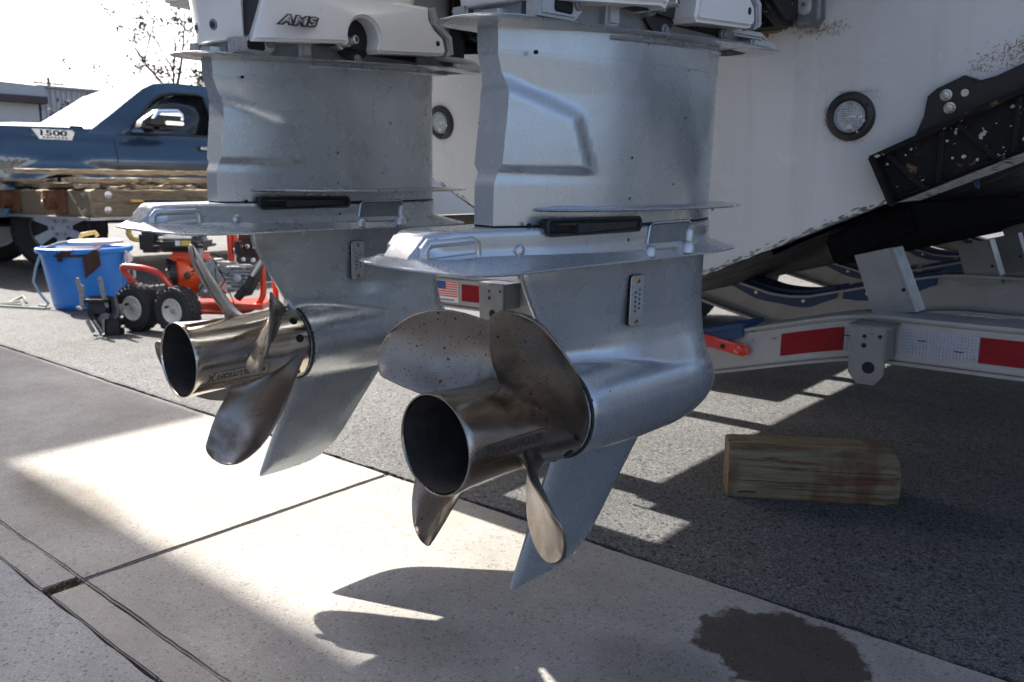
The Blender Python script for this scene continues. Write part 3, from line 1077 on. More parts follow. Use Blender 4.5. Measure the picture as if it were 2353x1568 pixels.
    # seam gasket under the leg
    def leg_te(z):
        return lerp_tab([(0.28, 0.088), (0.358, 0.088), (0.373, 0.0935), (0.46, 0.1035), (0.488, 0.1045), (0.53, 0.090), (0.60, 0.087)], z)
    g = G()
    g.loft([foil_ring(0.0905, 0.6535, 0.0205, 0.0722, z) for z in (0.297, 0.3022)])
    g.build("seam_gasket", "hole_dark", R_)
    # --- drive leg with the recessed side panel
    def recess(y, z):
        d1 = (z - 0.3735) * 2.2
        d2 = (0.512 - (y - 0.09) * 0.33 - z) * 0.95
        d3 = (0.222 + (0.475 - z) * 0.36 - y)
        return -0.0085 * smooth01(min(d1, d2, d3) / 0.027)
    g = G()
    zs = [0.3022 + (0.566 - 0.3022) * i / 70 for i in range(71)]
    zs = zs + [0.585]
    g.loft([foil_ring(leg_te(z), 0.653 - 0.006 * (z - 0.3) / 0.27, 0.0190, 0.073, z, n=64, s1=0.5, s2=0.58, sidefn=recess) for z in zs])
    g.build("drive_leg", SP, R_, smooth=50)
    # drain dots on the seams
    for (x, y, z) in ((0.0415, 0.135, 0.3035), (0.0445, 0.135, 0.5335)):
        for sx in (1, -1):
            g = G()
            g.disc((sx * x, y, z), (sx, -0.2, 0), 0.0028, 0.004, 10)
            g.build("drain_hole", "hole_dark", R_)
    # upper collar above the fine seam
    g = G()
    zf = lambda y: 0.5690 + 0.040 * (max(0.0, y - 0.05) / 0.78) ** 1.25
    rg = [foil_ring(leg_te(z), 0.649, 0.0198, 0.0738, z, s1=0.5, s2=0.58) for z in (0.5335, 0.545, 0.565)]
    rg[0] = [(x, y, 0.5335 + (zf(y) - 0.569) * 0.55) for (x, y, z) in rg[0]]
    rg[1] = [(x, y, 0.545 + (zf(y) - 0.569) * 0.8) for (x, y, z) in rg[1]]
    rg[2] = [(x, y, zf(y) - 0.003) for (x, y, z) in rg[2]]
    g.loft(rg)
    g.build("collar", SP, R_, smooth=50)
    g = G()
    for s in (1, -1):
        pts = [(s * (half_width((y - 0.088) / 0.561, 0.0198, 0.0738, 0.5, 0.58) + 0.001), y, zf(y) - 0.010) for y in (0.27, 0.36, 0.46, 0.56, 0.62)]
        g.tube(pts, 0.0035, 6)
    g.build("collar_rib", SP, R_)
    # --- splash ridge round the lower leg
    half = [(0.030, 0.150), (0.046, 0.148), (0.060, 0.156), (0.075, 0.20), (0.090, 0.30), (0.097, 0.42), (0.092, 0.54), (0.076, 0.64), (0.050, 0.715), (0.022, 0.755), (0.0, 0.766)]
    full = half + [(-x, y) for (x, y) in reversed(half[:-1])]
    g = G()
    rings = []
    for (sc, dz) in ((0.2, 0.008), (0.72, 0.0065), (0.80, 0.0036), (0.95, 0.0026), (0.985, 0.0018), (1.0, 0.0), (0.985, -0.0018), (0.93, -0.0026), (0.2, -0.003)):
        rings.append([(x * sc, 0.35 + (y - 0.35) * (1 - (1 - sc) * 0.5), 0.3245 - 0.002 * y + dz) for (x, y) in full])
    g.loft(rings)
    g.build("splash_ridge", SP, R_, smooth=50)
    # --- exhaust relief grille: black rubber slot, both sides
    for sx in (1, -1):
        g = G()
        ya, yb = 0.150, 0.352
        xa, xb = lerp_tab(hw, ya) + 0.0005, lerp_tab(hw, yb) + 0.0015
        def q(y, z, o):
            k = (y - ya) / (yb - ya)
            return (sx * (xa + (xb - xa) * k + o), y, z)
        zt, zb = 0.3120, 0.2900
        # backing
        pts = [(ya, zb + 0.004), (ya + 0.006, zb), (yb - 0.004, zb + 0.002), (yb, zb + 0.006), (yb, zt - 0.006), (yb - 0.004, zt - 0.001), (ya + 0.004, zt), (ya, zt - 0.005)]
        g.loft([[q(y, z, -0.012) for (y, z) in pts], [q(y, z, 0.0045) for (y, z) in pts]])
        g.build("exhaust_grille", "hole_dark", R_, smooth=None)
        g = G()
        g.tube([q(y, z, 0.005) for (y, z) in pts], 0.0026, 6, closed=True)
        # wedge lip standing out toward the aft end
        lip = [(ya + 0.05, zb + 0.003), (yb - 0.01, zb + 0.006), (yb - 0.01, zt - 0.007), (ya + 0.05, zt - 0.006)]
        base = [q(y, z, 0.002) for (y, z) in lip]
        out = [q(lip[0][0], lip[0][1], 0.016), q(lip[1][0], lip[1][1], 0.005), q(lip[2][0], lip[2][1], 0.005), q(lip[3][0], lip[3][1], 0.016)]
        g.loft([base, out])
        sh = [(ya + 0.012, zt - 0.008), (ya + 0.055, zt - 0.008), (ya + 0.055, zt - 0.005), (ya + 0.012, zt - 0.005)]
        g.loft([[q(y, z, 0.002) for (y, z) in sh], [q(y, z, 0.013) for (y, z) in sh]])
        g.build("grille_lip", "black_rubber", R_, smooth=30)
    # --- pocket with two cast bosses, both sides
    for sx in (1, -1):
        g = G()
        pk = [(0.385, 0.268), (0.500, 0.268), (0.500, 0.296), (0.494, 0.299), (0.395, 0.2975), (0.389, 0.293)]
        g.loft([[(sx * (0.0705 + o), y, z) for (y, z) in pk] for o in (-0.006, 0.0035)])
        g.build("side_pocket", "grey_casting", R_, smooth=30)
        g = G()
        g.tube([(sx * (0.0738), y, z) for (y, z) in ((0.38, 0.268), (0.386, 0.2965), (0.394, 0.3005), (0.496, 0.302), (0.503, 0.298))], 0.0022, 6)
        g.build("pocket_rim", SP, R_)
        for (y, z0, z1, r) in ((0.384, 0.249, 0.266, 0.011), (0.494, 0.249, 0.270, 0.0135), (0.496, 0.268, 0.292, 0.009)):
            g = G()
            Mx = Matrix.Translation((sx * 0.076, y, z0)) @ Matrix.Rotation(rad(90), 4, 'X')
            g.lathe([(0, r), ((z1 - z0) * 0.7, r * 0.95), ((z1 - z0) * 0.92, r * 0.7), (z1 - z0, r * 0.3)], Mx, 16)
            g.build("boss", "silver_edge", R_, smooth=50)
    # --- water intake plate with two screws
    for sx in (1, -1):
        n_ = V((sx, -0.10, 0.0)).normalized()
        ex = V((0.10 * sx, 1, 0)).normalized()
        ez = V((0, 0, 1))
        c0 = V((sx * 0.0488, 0.395, 0.172))
        def at(u, w, o):
            return c0 + ex * u + ez * w + n_ * o
        hw_, hh = 0.0165, 0.0425
        ring = []
        for (cu, cw, a0) in ((1, 1, 0), (-1, 1, 90), (-1, -1, 180), (1, -1, 270)):
            for k in range(4):
                a = rad(a0 + 30 * k)
                ring.append((cu * (hw_ - 0.006) + 0.006 * cos(a), cw * (hh - 0.006) + 0.006 * sin(a)))
        g = G()
        g.loft([[at(u, w, -0.004) for (u, w) in ring], [at(u * 1.035, w * 1.015, 0.0006) for (u, w) in ring]])
        g.build("intake_gasket", "hole_dark", R_, smooth=None)
        g = G()
        g.loft([[at(u, w, -0.003) for (u, w) in ring], [at(u, w, 0.0012) for (u, w) in ring], [at(u * 0.96, w * 0.985, 0.0019) for (u, w) in ring]])
        plate = g.build("water_intake", "silver_paint", R_, smooth=30)
        for w in (0.0335, -0.0335):
            g = G()
            g.disc(at(0, w, 0.0017), n_, 0.0048, 0.0014, 14, bev=0.0008)
            g.build("screw", "brass", plate, smooth=40)
            g = G()
            g.disc(at(0, w, 0.0027), n_, 0.0018, 0.0007, 6)
            g.build("screw_recess", "hole_dark", plate)
        g = G()
        for k in range(5):
            for u in (-0.004, 0.0055):
                w = 0.018 - k * 0.0078 - (0.004 if u < 0 else 0)
                g.disc(at(u, w, 0.0014), n_, 0.0021, 0.0008, 8)
        g.build("intake_hole", "hole_dark", plate)
        g = G()
        for k in range(5):
            w = 0.0195 - k * 0.0078
            g.tube([at(0.0055, w, 0.001), at(0.0165, w + 0.0003, 0.001), at(0.021, w + 0.0006, 0.0)], 0.0008, 5)
        g.build("intake_groove", "grey_casting", plate)
    # --- upper flange
    half = [(0.0, 0.030), (0.035, 0.034), (0.060, 0.050), (0.074, 0.075), (0.080, 0.14), (0.088, 0.25), (0.096, 0.36), (0.104, 0.48), (0.102, 0.60), (0.088, 0.70), (0.062, 0.79), (0.03, 0.835), (0.0, 0.845)]
    full = half + [(-x, y) for (x, y) in reversed(half[1:-1])]
    zf = lambda y: 0.5690 + 0.040 * (max(0.0, y - 0.05) / 0.78) ** 1.25
    g = G()
    rings = []
    for (sc, dz) in ((0.1, 0.002), (0.95, 0.002), (0.99, 0.0014), (1.0, 0.0), (0.99, -0.0014), (0.95, -0.0022), (0.75, -0.004), (0.1, -0.006)):
        rings.append([(x * sc, 0.4 + (y - 0.4) * (1 - (1 - sc) * 0.4), zf(y) + dz) for (x, y) in full])
    g.loft(rings)
    g.build("splash_plate", SP, R_, smooth=40)
    # --- casting above the flange
    g = G()
    hr = [foil_ring(0.105, 0.70, 0.045, 0.078, z, s1=0.35, s2=0.7) for z in (0.565, 0.62, 0.68, 0.80)]
    hr[0] = [(x, y, zf(y) + 0.0005) for (x, y, z) in hr[0]]
    g.loft(hr)
    g.build("adapter_housing", "grey_casting", R_, smooth=40)
    g = G()
    g.box((0.0, 0.135, 0.588), (0.07, 0.03, 0.045), bev=0.006)
    g.build("housing_lug", SP, R_, smooth=40)
    for sx in (1, -1):
        g = G()
        g.prism([(0.10, 0.572), (0.17, 0.574), (0.185, 0.588), (0.17, 0.60), (0.125, 0.602), (0.10, 0.598)], 'X', sx * 0.055, sx * 0.086, 0.004)
        g.build("housing_lug", SP, R_, smooth=40)
        g = G()
        g.prism([(0.235, 0.577), (0.265, 0.578), (0.265, 0.66), (0.235, 0.66)], 'X', sx * 0.06, sx * 0.087, 0.005)
        g.build("housing_rib", SP, R_, smooth=40)
        g = G()
        g.box((sx * 0.0855, 0.142, 0.588), (0.006, 0.036, 0.016), bev=0.002)
        g.build("slot_shadow", "hole_dark", R_)  # dark block stands in for the shade inside a casting recess
        g = G()
        g.box((sx * 0.078, 0.47, 0.615), (0.01, 0.17, 0.03), bev=0.004)
        g.build("slot_shadow", "hole_dark", R_)  # shade of the longer recess, also a dark block
    for sx in (1, -1):
        for (y, z) in ((0.172, 0.596), (0.372, 0.588), (0.54, 0.603)):
            g = G()
            g.disc((sx * 0.084, y, z), (sx, 0, 0), 0.0095, 0.006, 14, bev=0.002)
            g.disc((sx * 0.089, y, z), (sx, 0, 0), 0.006, 0.004, 6, bev=0.001)
            g.build("bolt", "grey_casting", R_, smooth=40)
    # hose fitting
    d = V((0.80, 0.22, 0.12)).normalized()
    c = V((0.088, 0.322, 0.612))
    Mx = Matrix.Translation(c) @ V((0, 1, 0)).rotation_difference(d).to_matrix().to_4x4()
    g = G()
    g.lathe([(-0.02, 0.0125), (0.010, 0.0125), (0.012, 0.0112)], Mx, 6)
    g.lathe([(0.012, 0.0085), (0.020, 0.0085), (0.020, 0.0105), (0.027, 0.0105), (0.027, 0.0078), (0.043, 0.0078), (0.046, 0.0086), (0.048, 0.0078), (0.048, 0.0048), (0.03, 0.0045)], Mx, 16)
    fit_ = g.build("hose_fitting", "steel_bolt", R_, smooth=35)
    g = G()
    g.lathe([(0.045, 0.0046), (0.0465, 0.0046)], Mx, 12)
    g.build("fitting_bore", "hole_dark", fit_)
    # --- cowl panels
    def bow(o):
        for v in o.data.vertices:
            s = 1 if v.co.x > 0 else -1
            t = max(0.0, (0.20 - v.co.y) / 0.10)
            v.co.x -= s * (0.30 * max(0.0, v.co.y - 0.36) ** 2 + 0.034 * t ** 1.6)
            v.co.y += 0.026 * t
    def stern(th, k, z):
        return (0.13 * k * cos(rad(th)), 0.205 - 0.12 * k * sin(rad(th)), z)
    ths = [48.5 + (131.5 - 48.5) * i / 24 for i in range(25)]
    def srow(k, z, e=0.0):
        return [stern(90 + (t - 90) * (1 - e), k, z + 0.004 * cos(rad(t * 2)) - 0.004) for t in ths]
    g = G()
    prof_ = [(0.80, 0.73, 0.03), (0.80, 0.600, 0.03), (0.93, 0.6005, 0.03), (0.955, 0.602, 0.012), (0.975, 0.6065, 0.0), (0.992, 0.625, 0.0), (1.02, 0.655, 0.0), (1.10, 0.73, 0.0)]
    rows = [srow(k, z, e) for (k, z, e) in prof_]
    g.loft([list(r_) for r_ in zip(*rows)], caps=True)
    aft = g.build("aft_cowl_panel", "cowl_white", R_, smooth=40)
    for th in (76, 104):
        c = V(stern(th, 0.988, 0.622))
        n_ = V((cos(rad(th)) / 0.13, -sin(rad(th)) / 0.12, -0.8)).normalized()
        g = G()
        g.disc(c - n_ * 0.0015, n_, 0.0105, 0.003, 20, bev=0.001)
        g.build("cowl_screw_hole", "grey_casting", aft)
        g = G()
        g.disc(c + n_ * 0.0012 - V((0.0012, 0, 0)), n_, 0.0060, 0.002, 14, bev=0.001)
        g.build("cowl_screw", "black_plastic", aft)
    g = G()
    g.loft([[stern(t, 0.88, z) if t <= 180 else (0.105 * cos(rad(t)), 0.205 - 0.36 * sin(rad(t)), z) for t in range(0, 360, 10)] for z in (0.606, 0.72)])
    g.build("inner_cowl", "black_plastic", R_, smooth=50)
    for sx in (1, -1):
        arc = []
        for k in range(11):
            t = rad(200 - 205 * k / 10)
            arc.append((0.358 + 0.038 * cos(t), 0.626 + 0.037 * sin(t)))
        bp = [(0.103, 0.593), (0.120, 0.594), (0.306, 0.609), (0.316, 0.606)] + arc + [(0.392, 0.607), (0.40, 0.600), (0.575, 0.615), (0.590, 0.6185), (0.596, 0.628), (0.588, 0.652), (0.560, 0.666), (0.541, 0.684), (0.538, 0.71), (0.139, 0.70)]
        g = G()
        g.prism(bp, 'X', sx * 0.075, sx * 0.13, 0.006, 3)
        o = g.build("side_cowl_panel", "cowl_white", R_, smooth=40)
        bow(o)
        g = G()
        g.disc((sx * 0.1145, 0.566, 0.640), (sx, 0.10, 0), 0.006, 0.0035, 12)
        g.build("cowl_screw_hole", "hole_dark", o)
        # dark well behind the notch
        g = G()
        g.disc((sx * 0.082, 0.36, 0.628), (sx, 0, 0), 0.046, 0.004, 24)
        g.build("service_well", "black_plastic", o)
        for (y, z) in ((0.338, 0.652), (0.38, 0.65)):
            g = G()
            g.disc((sx * 0.085, y, z), (sx, 0, 0), 0.0035, 0.004, 8)
            g.build("bolt", "steel_bolt", o)
        # AMS lettering: dark outline with silver letters
        for (off, dep, col, nm) in ((0.0027, 0.0005, "sign_dark", "lettering_outline"), (0.0004, 0.0010, "sign_grey", "lettering")):
            vs, fs = text_mesh("AMS", 0.021, dep, shear=0.28, offset=off, space=1.16)
            k = 0.094 / 0.0445
            g = G()
            out = []
            for v in vs:
                u = v.x * 0.098 / 0.057
                y = (0.166 + u) if sx > 0 else (0.262 - u)
                out.append((sx * (0.1301 + 0.00 + v.z), y, 0.6262 + v.y + (y - 0.166) * 0.06))
            g.add(out, fs)
            g.build(nm, col, o, smooth=None)
    # upper cowl, above the picture
    g = G()
    rings = []
    for (z, w, ya, yb) in ((0.69, 0.118, 0.12, 0.53), (0.76, 0.13, 0.10, 0.57), (0.86, 0.16, 0.0, 0.66), (0.95, 0.195, -0.08, 0.90), (1.2, 0.20, -0.12, 0.92), (1.34, 0.18, -0.10, 0.80), (1.42, 0.12, -0.05, 0.55)):
        r = []
        for k in range(28):
            a = 2 * pi * k / 28
            cx_, sy_ = cos(a), sin(a)
            e = 0.62
            r.append((w * math.copysign(abs(cx_) ** e, cx_), (ya + yb) / 2 + (yb - ya) / 2 * math.copysign(abs(sy_) ** e, sy_), z))
        rings.append(r)
    g.loft(rings)
    g.build("engine_cowl", "cowl_white", R_, smooth=60)
    # forward tray edge of the cowl
    g = G()
    for sx in (1, -1):
        g.prism([(0.545, 0.71), (0.556, 0.678), (0.600, 0.652), (0.606, 0.630), (0.600, 0.616), (0.622, 0.624), (0.616, 0.660), (0.578, 0.685), (0.565, 0.715)], 'X', sx * 0.085, sx * 0.112, 0.003)
        g.box((sx * 0.055, 0.70, 0.606), (0.05, 0.09, 0.018), bev=0.005)
    g.prism([(-0.07, 0.60), (0.07, 0.60), (0.085, 0.68), (0.06, 0.75), (-0.06, 0.75), (-0.085, 0.68)], 'Z', 0.612, 0.624, 0.004)
    g.build("cowl_tray", "silver_edge", R_, smooth=35)
    # --- mounting bracket
    g = G()
    for sx in (1, -1):
        g.prism([(0.66, 0.72), (0.72, 0.675), (0.86, 0.665), (0.97, 0.68), (0.975, 1.02), (0.80, 1.1), (0.70, 1.05)], 'X', sx * 0.045, sx * 0.080, 0.01)
        g.tube([(sx * 0.075, 0.70, 0.80), (sx * 0.080, 0.78, 0.74), (sx * 0.075, 0.9, 0.73)], 0.018, 8)
    g.tube([(0, 0.70, 0.60), (0, 0.70, 1.0)], 0.052, 16)
    g.box((0, 0.84, 0.82), (0.12, 0.20, 0.22), bev=0.02)
    g.box((0, 0.94, 0.70), (0.14, 0.06, 0.05), bev=0.008)
    for v in g.bm.verts:
        v.co.x -= 0.075 * max(0.0, v.co.y - 0.70) / 0.27
    bk = g.build("mounting_bracket", "crusted_black", R_, smooth=35)
    for sx in (1, -1):
        g = G()
        g.disc((sx * 0.078, 0.735, 0.716), (sx, -0.3, 0), 0.018, 0.010, 14, bev=0.003)
        g.build("bracket_washer", "black_steel", bk, smooth=40)
        g = G()
        g.disc((sx * 0.086, 0.732, 0.716), (sx, -0.3, 0), 0.011, 0.008, 10, bev=0.002)
        g.build("bracket_bolt", "brass", bk, smooth=40)
    return R_

def seal(parent):
    g = G()
    g.lathe([(0.2475, 0.03), (0.2475, 0.0735), (0.2535, 0.0735), (0.2535, 0.03)], n=48)
    g.lathe([(0.2536, 0.05), (0.2536, 0.079), (0.258, 0.0805), (0.258, 0.05)], n=48)
    g.build("seal_ring", "black_rubber", parent, smooth=30)

near_motor = make_motor(motor_matrix(0.0, 4.0), "nearer silver outboard motor with stained dark propeller, by the black trim tab")
far_motor = copy_tree(near_motor)
far_motor.matrix_world = motor_matrix(-0.70, 2.0)
far_motor["label"] = "farther silver outboard motor with bright polished propeller, in front of the pickup"
make_propeller(near_motor, 1, (17, 107, 197, 287), False)
make_propeller(far_motor, -1, (0, 90, 180, 270), True)
seal(near_motor)
seal(far_motor)

# ================================================================== BOAT
boat = thing("boat", "white hulled motorboat on the trailer with black bottom paint and twin outboards", "boat", M=M_BOAT)
KX = -0.40                                   # keel line
def keel_z(y):
    return 0.012 + 0.9 * max(0.0, (y - 4.5) / 3.2) ** 2
def hull_ring(y, t):
    """half section points from keel to gunwale at station y; t = 0 aft .. 1 bow"""
    w = 1.24 * (1 - max(0.0, (t - 0.55) / 0.45) ** 2.2)
    k = keel_z(y)
    ch = k + 0.477 * w + 0.25 * t * t
    return [(0.0, k), (w * 0.33, k + (ch - k) * 0.33), (w * 0.335, k + (ch - k) * 0.33 - 0.012), (w * 0.37, k + (ch - k) * 0.35), (w * 0.66, k + (ch - k) * 0.66), (w * 0.665, k + (ch - k) * 0.66 - 0.012), (w * 0.70, k + (ch - k) * 0.68),
            (w, ch), (w + 0.045, ch + 0.005), (w + 0.05 + 0.05 * t, ch + 0.06), (w + 0.12 + 0.18 * t, 1.45 + 0.3 * t)]
def yt(z):
    return 1.03 - 0.17 * (z - 0.5)           # raked transom
st = [0.0, 0.9, 2.0, 3.2, 4.4, 5.6, 6.6, 7.3]
rings = []
for i, d in enumerate(st):
    t = d / 7.3
    pts = hull_ring(1.1 + d, t)
    ring = []
    for sgn in (1, -1):
        seq = pts if sgn > 0 else pts
        for (x, z) in (reversed(pts) if sgn > 0 else pts[1:]):
            y = (yt(z) + 0.012) if i == 0 else 1.1 + d
            ring.append((KX + sgn * x, y, z))
    rings.append(ring)
nb = 11
g = G()
sb = [[r[k] for k in range(nb - 4, nb + 7)] for r in rings]      # bottom, between the chines
idx0 = 3
sb = [r[3:18] for r in rings]
g.loft(sb, caps=False, close=False)
g.build("hull_bottom", "bottom_paint", boat, smooth=25)
g = G()
g.loft([r[0:4] for r in rings], caps=False, close=False)
g.loft([r[17:21] for r in rings], caps=False, close=False)
g.build("hull_side", "gelcoat", boat, smooth=25)
g = G()
g.loft([[(r[0][0], r[0][1], r[0][2] - 0.01) for r in rings[:1]] + [(r[0][0], r[0][1], r[0][2] - 0.01) for r in rings[1:]],
        [(r[-1][0], r[-1][1], r[-1][2] - 0.01) for r in rings]], caps=False, close=False)
g.build("deck", "gelcoat", boat, smooth=25)
# transom: a thick panel that follows the V of the hull, slightly rough lower edge
r0 = hull_ring(1.1, 0)
outl = [(x, z) for (x, z) in r0 if z != r0[2][1] and z != r0[5][1]]
low = []
r = random.Random(4)
pts = []
N_ = 90
for i in range(N_ + 1):
    d = 1.235 * i / N_
    pts.append((d, 0.014 + 0.477 * d + (r.uniform(-0.0015, 0.0015) if i else 0)))
prof = [(x, z) for (x, z) in pts] + [(1.285, 0.61), (1.29, 0.66), (1.36, 1.45)]
full = [(KX + x, z) for (x, z) in prof] + [(KX - x, z) for (x, z) in reversed(prof[1:])]
# grid so the panel shades as one flat sheet
g = G()
g.loft([[(x, yt(z) + 0.05, z) for (x, z) in full], [(x, yt(z), z) for (x, z) in full]], caps=False)
bm = g.bm
vs = [bm.verts.new((x, yt(z), z)) for (x, z) in full]
f = bm.faces.new(vs)
bmesh.ops.triangulate(bm, faces=[f])
g.build("transom", "gelcoat", boat, smooth=30)
TN = V((0, -1, -0.17)).normalized()           # outward normal of the transom
TU = V((0, -0.17, 1)).normalized()
def tpt(x, z, o=0.0):
    return V((x, yt(z), z)) + TN * o
def on_transom(x, z):
    M = Matrix((( 1, TN.x, TU.x, 0), (0, TN.y, TU.y, 0), (0, TN.z, TU.z, 0), (0, 0, 0, 1)))
    return Matrix.Translation(tpt(x, z)) @ M   # local x = right, y = outward, z = up along the transom

# brown staining: thin flecks lying on the gelcoat near fittings
def flecks(name, spots, seed):
    r = random.Random(seed)
    g = G()
    for (cx, cz, rx, rz, n, s) in spots:
        for i in range(n):
            x, z = cx + r.gauss(0, rx), cz + r.gauss(0, rz)
            k = r.randint(5, 8)
            ang = 0.9 + r.gauss(0, 0.5)
            a_, b_ = s * r.uniform(0.3, 1.0) ** 2 * 2.2, s * r.uniform(0.08, 0.35)
            ring = []
            for j in range(k):
                t = 2 * pi * j / k
                u, w = a_ * cos(t) * r.uniform(0.7, 1.2), b_ * sin(t) * r.uniform(0.7, 1.2)
                ring.append(tpt(x + u * cos(ang) - w * sin(ang), z + u * sin(ang) + w * cos(ang), 0.0008 + 0.0003 * (i % 3)))
            g.add(ring, [tuple(range(k))])
    return g.build(name, "gelcoat_stain", boat, smooth=None)
o = flecks("growth_stain", [(0.105, 0.676, 0.026, 0.007, 150, 0.003), (0.455, 0.598, 0.03, 0.010, 150, 0.0022), (0.485, 0.618, 0.03, 0.010, 130, 0.0026), (0.41, 0.585, 0.015, 0.006, 50, 0.002), (0.02, 0.69, 0.03, 0.008, 80, 0.003)], 3)
tag(o, kind="stuff")

# unseen slab added over the stern, above the picture, to shade the asphalt
g = G()
g.prism([(-1.80, 0.60), (-0.42, 0.60), (-0.42, 1.02), (-1.80, 1.02)], 'Z', 0.84, 0.90, 0.01)
g.build("stern_shade_slab", "gelcoat", boat, smooth=30)
# scuffed paint edge: ragged grey flecks where the bottom paint meets the gelcoat
r = random.Random(12)
g = G()
for i in range(420):
    d = r.uniform(0.0, 1.2)
    x = KX + d * (1 if r.random() < 0.7 else -1)
    z = 0.014 + 0.477 * abs(x - KX) + abs(r.gauss(0, 0.007))
    k = r.randint(5, 8)
    s = r.uniform(0.001, 0.007)
    c_, s_ = cos(0.445 * (1 if x > KX else -1)), sin(0.445 * (1 if x > KX else -1))
    ring = []
    for j in range(k):
        t = 2 * pi * j / k
        u, w = s * 1.6 * cos(t) * r.uniform(0.5, 1.3), s * 0.4 * sin(t) * r.uniform(0.5, 1.3)
        ring.append(tpt(x + u * c_ - w * s_, z + u * s_ + w * c_, 0.0006 + 0.00025 * (i % 4)))
    g.add(ring, [tuple(range(k))])
tag(g.build("scuffed_paint", "scuff_grey", boat, smooth=None), kind="stuff")
# underwater lights
def underwater_light(x, z):
    M = on_transom(x, z)
    g = G()
    g.lathe([(0.0, 0.0495), (0.006, 0.0495), (0.0115, 0.046), (0.0135, 0.041), (0.0135, 0.0375), (0.009, 0.034), (0.006, 0.031), (0.006, 0.005)], M, 40)
    for k in range(3):
        a = rad(90 + k * 120 + 30)
        Mk = M @ Matrix.Translation((0.042 * cos(a), 0.0, 0.042 * sin(a)))
    o = g.build("underwater_light", "light_ring", boat, smooth=40)
    g = G()
    g.lathe([(0.0065, 0.0305), (0.0085, 0.0300), (0.0092, 0.024), (0.0092, 0.002)], M, 32)
    g.build("light_lens", "lens_face", o, smooth=50)
    g = G()
    for i in range(-5, 6):
        for j in range(-5, 6):
            u, w = i * 0.0046, j * 0.0046
            if math.hypot(u, w) < 0.0265 and not (abs(j) < 1 and abs(i) < 4):
                g.box(M @ V((u, 0.0094, w)), (0.0031, 0.0006, 0.0026), rot=M.to_3x3())
    g.box(M @ V((0, 0.0095, 0)), (0.026, 0.0008, 0.0055), rot=M.to_3x3())
    g.build("led_array", "led_chip", o, smooth=None)
    g = G()
    g.lathe([(0.0062, 0.0318), (0.0098, 0.0318), (0.0098, 0.0302), (0.0062, 0.0302)], M, 36)
    g.build("lens_bezel", "galvanised", o, smooth=40)
    for k in range(3):
        a = rad(35 + k * 120)
        g = G()
        g.lathe([(0.010, 0.0038), (0.0146, 0.0038), (0.0152, 0.003)], M @ Matrix.Translation((0.0425 * cos(a), 0, 0.0425 * sin(a))), 10)
        g.build("screw", "black_steel", o, smooth=40)
    g = G()
    for (u, w, s) in ((-0.001, -0.0195, 0.0068), (0.0215, -0.001, 0.0045), (0.029, -0.008, 0.0038), (0.018, -0.031, 0.0032)):
        g.lathe([(0.009, s), (0.011, s * 0.9), (0.0122, s * 0.5)], M @ Matrix.Translation((u, 0, w)), 10)
    tag(g.build("barnacle", "barnacle", o, smooth=50), kind="stuff")
    return o
underwater_light(0.179, 0.503)
underwater_light(-1.015, 0.505)
o = flecks("light_stain", [(0.180, 0.5515, 0.022, 0.0022, 60, 0.002), (0.1285, 0.505, 0.0022, 0.018, 50, 0.002), (0.175, 0.4535, 0.024, 0.002, 50, 0.002), (0.215, 0.545, 0.01, 0.006, 30, 0.002)], 9)
tag(o, kind="stuff")

# black ribbed trim tab fixed along the starboard edge
E1 = V((1.0, -0.17 * 0.477, 0.477)).normalized()
E2 = (TN.cross(E1)).normalized()
if E2.z < 0:
    E2 = -E2
T0 = tpt(0.232, 0.428)
def tt(u, w, o):
    return T0 + E1 * u + E2 * w + TN * o
L = 0.62
g = G()
for (c, s) in (((L / 2, -0.004, 0.028), (L, 0.010, 0.056)), ((L / 2, -0.055, 0.010), (L, 0.105, 0.016)), ((0.006, -0.055, 0.026), (0.012, 0.112, 0.052))):
    g.box(tt(*c), s, rot=Matrix((E1, E2, TN)).transposed(), bev=0.004)
for k in range(9):
    u = 0.05 + 0.068 * k
    lean = 0.022 if k % 2 else -0.018
    a, b = tt(u + lean, -0.012, 0.034), tt(u - lean, -0.102, 0.028)
    g.tube([a, b], 0.0055, 6)
    g.tube([tt(u - lean * 0.2 - 0.02, -0.100, 0.026), tt(u - lean + 0.012, -0.104, 0.024)], 0.005, 6)
tab = g.build("trim_tab", "crusted_black", boat, smooth=35)
g = G()
g.prism([(0.085, -0.002), (0.115, 0.028), (0.135, 0.060), (0.155, 0.066), (0.205, 0.066), (0.225, 0.045), (0.25, 0.040), (L, 0.040), (L, -0.004)], 'Z', 0.0, 0.020, 0.004)
M4 = Matrix.Translation(T0) @ Matrix((E1, E2, TN)).transposed().to_4x4()
for v in g.bm.verts:
    v.co = M4 @ v.co
g.build("tab_bracket", "black_plastic", tab, smooth=35)
for (u, w) in ((0.166, 0.047), (0.163, 0.022), (0.196, 0.036)):
    if u < 0.19:
        g = G()
        g.disc(tt(u, w, 0.019), TN, 0.011, 0.003, 18, bev=0.001)
        g.disc(tt(u, w, 0.021), TN, 0.0085, 0.008, 6, bev=0.002)
        g.build("bolt", "steel_bolt", tab, smooth=30)
    else:
        g = G()
        g.disc(tt(u, w, 0.019), TN, 0.007, 0.002, 12)
        g.build("bolt_hole", "barnacle", tab, smooth=30)
g = G()
g.loft([[tt(0.0, -0.108, 0.0), tt(0.02, -0.108, 0.05), tt(L, -0.108, 0.05), tt(L, -0.108, 0.0)], [tt(0.03, -0.119, 0.0), tt(0.06, -0.121, 0.044), tt(L, -0.130, 0.044), tt(L, -0.128, 0.0)]])
g.build("tab_blade", "scraped_metal", tab, smooth=30)
g = G()
r = random.Random(8)
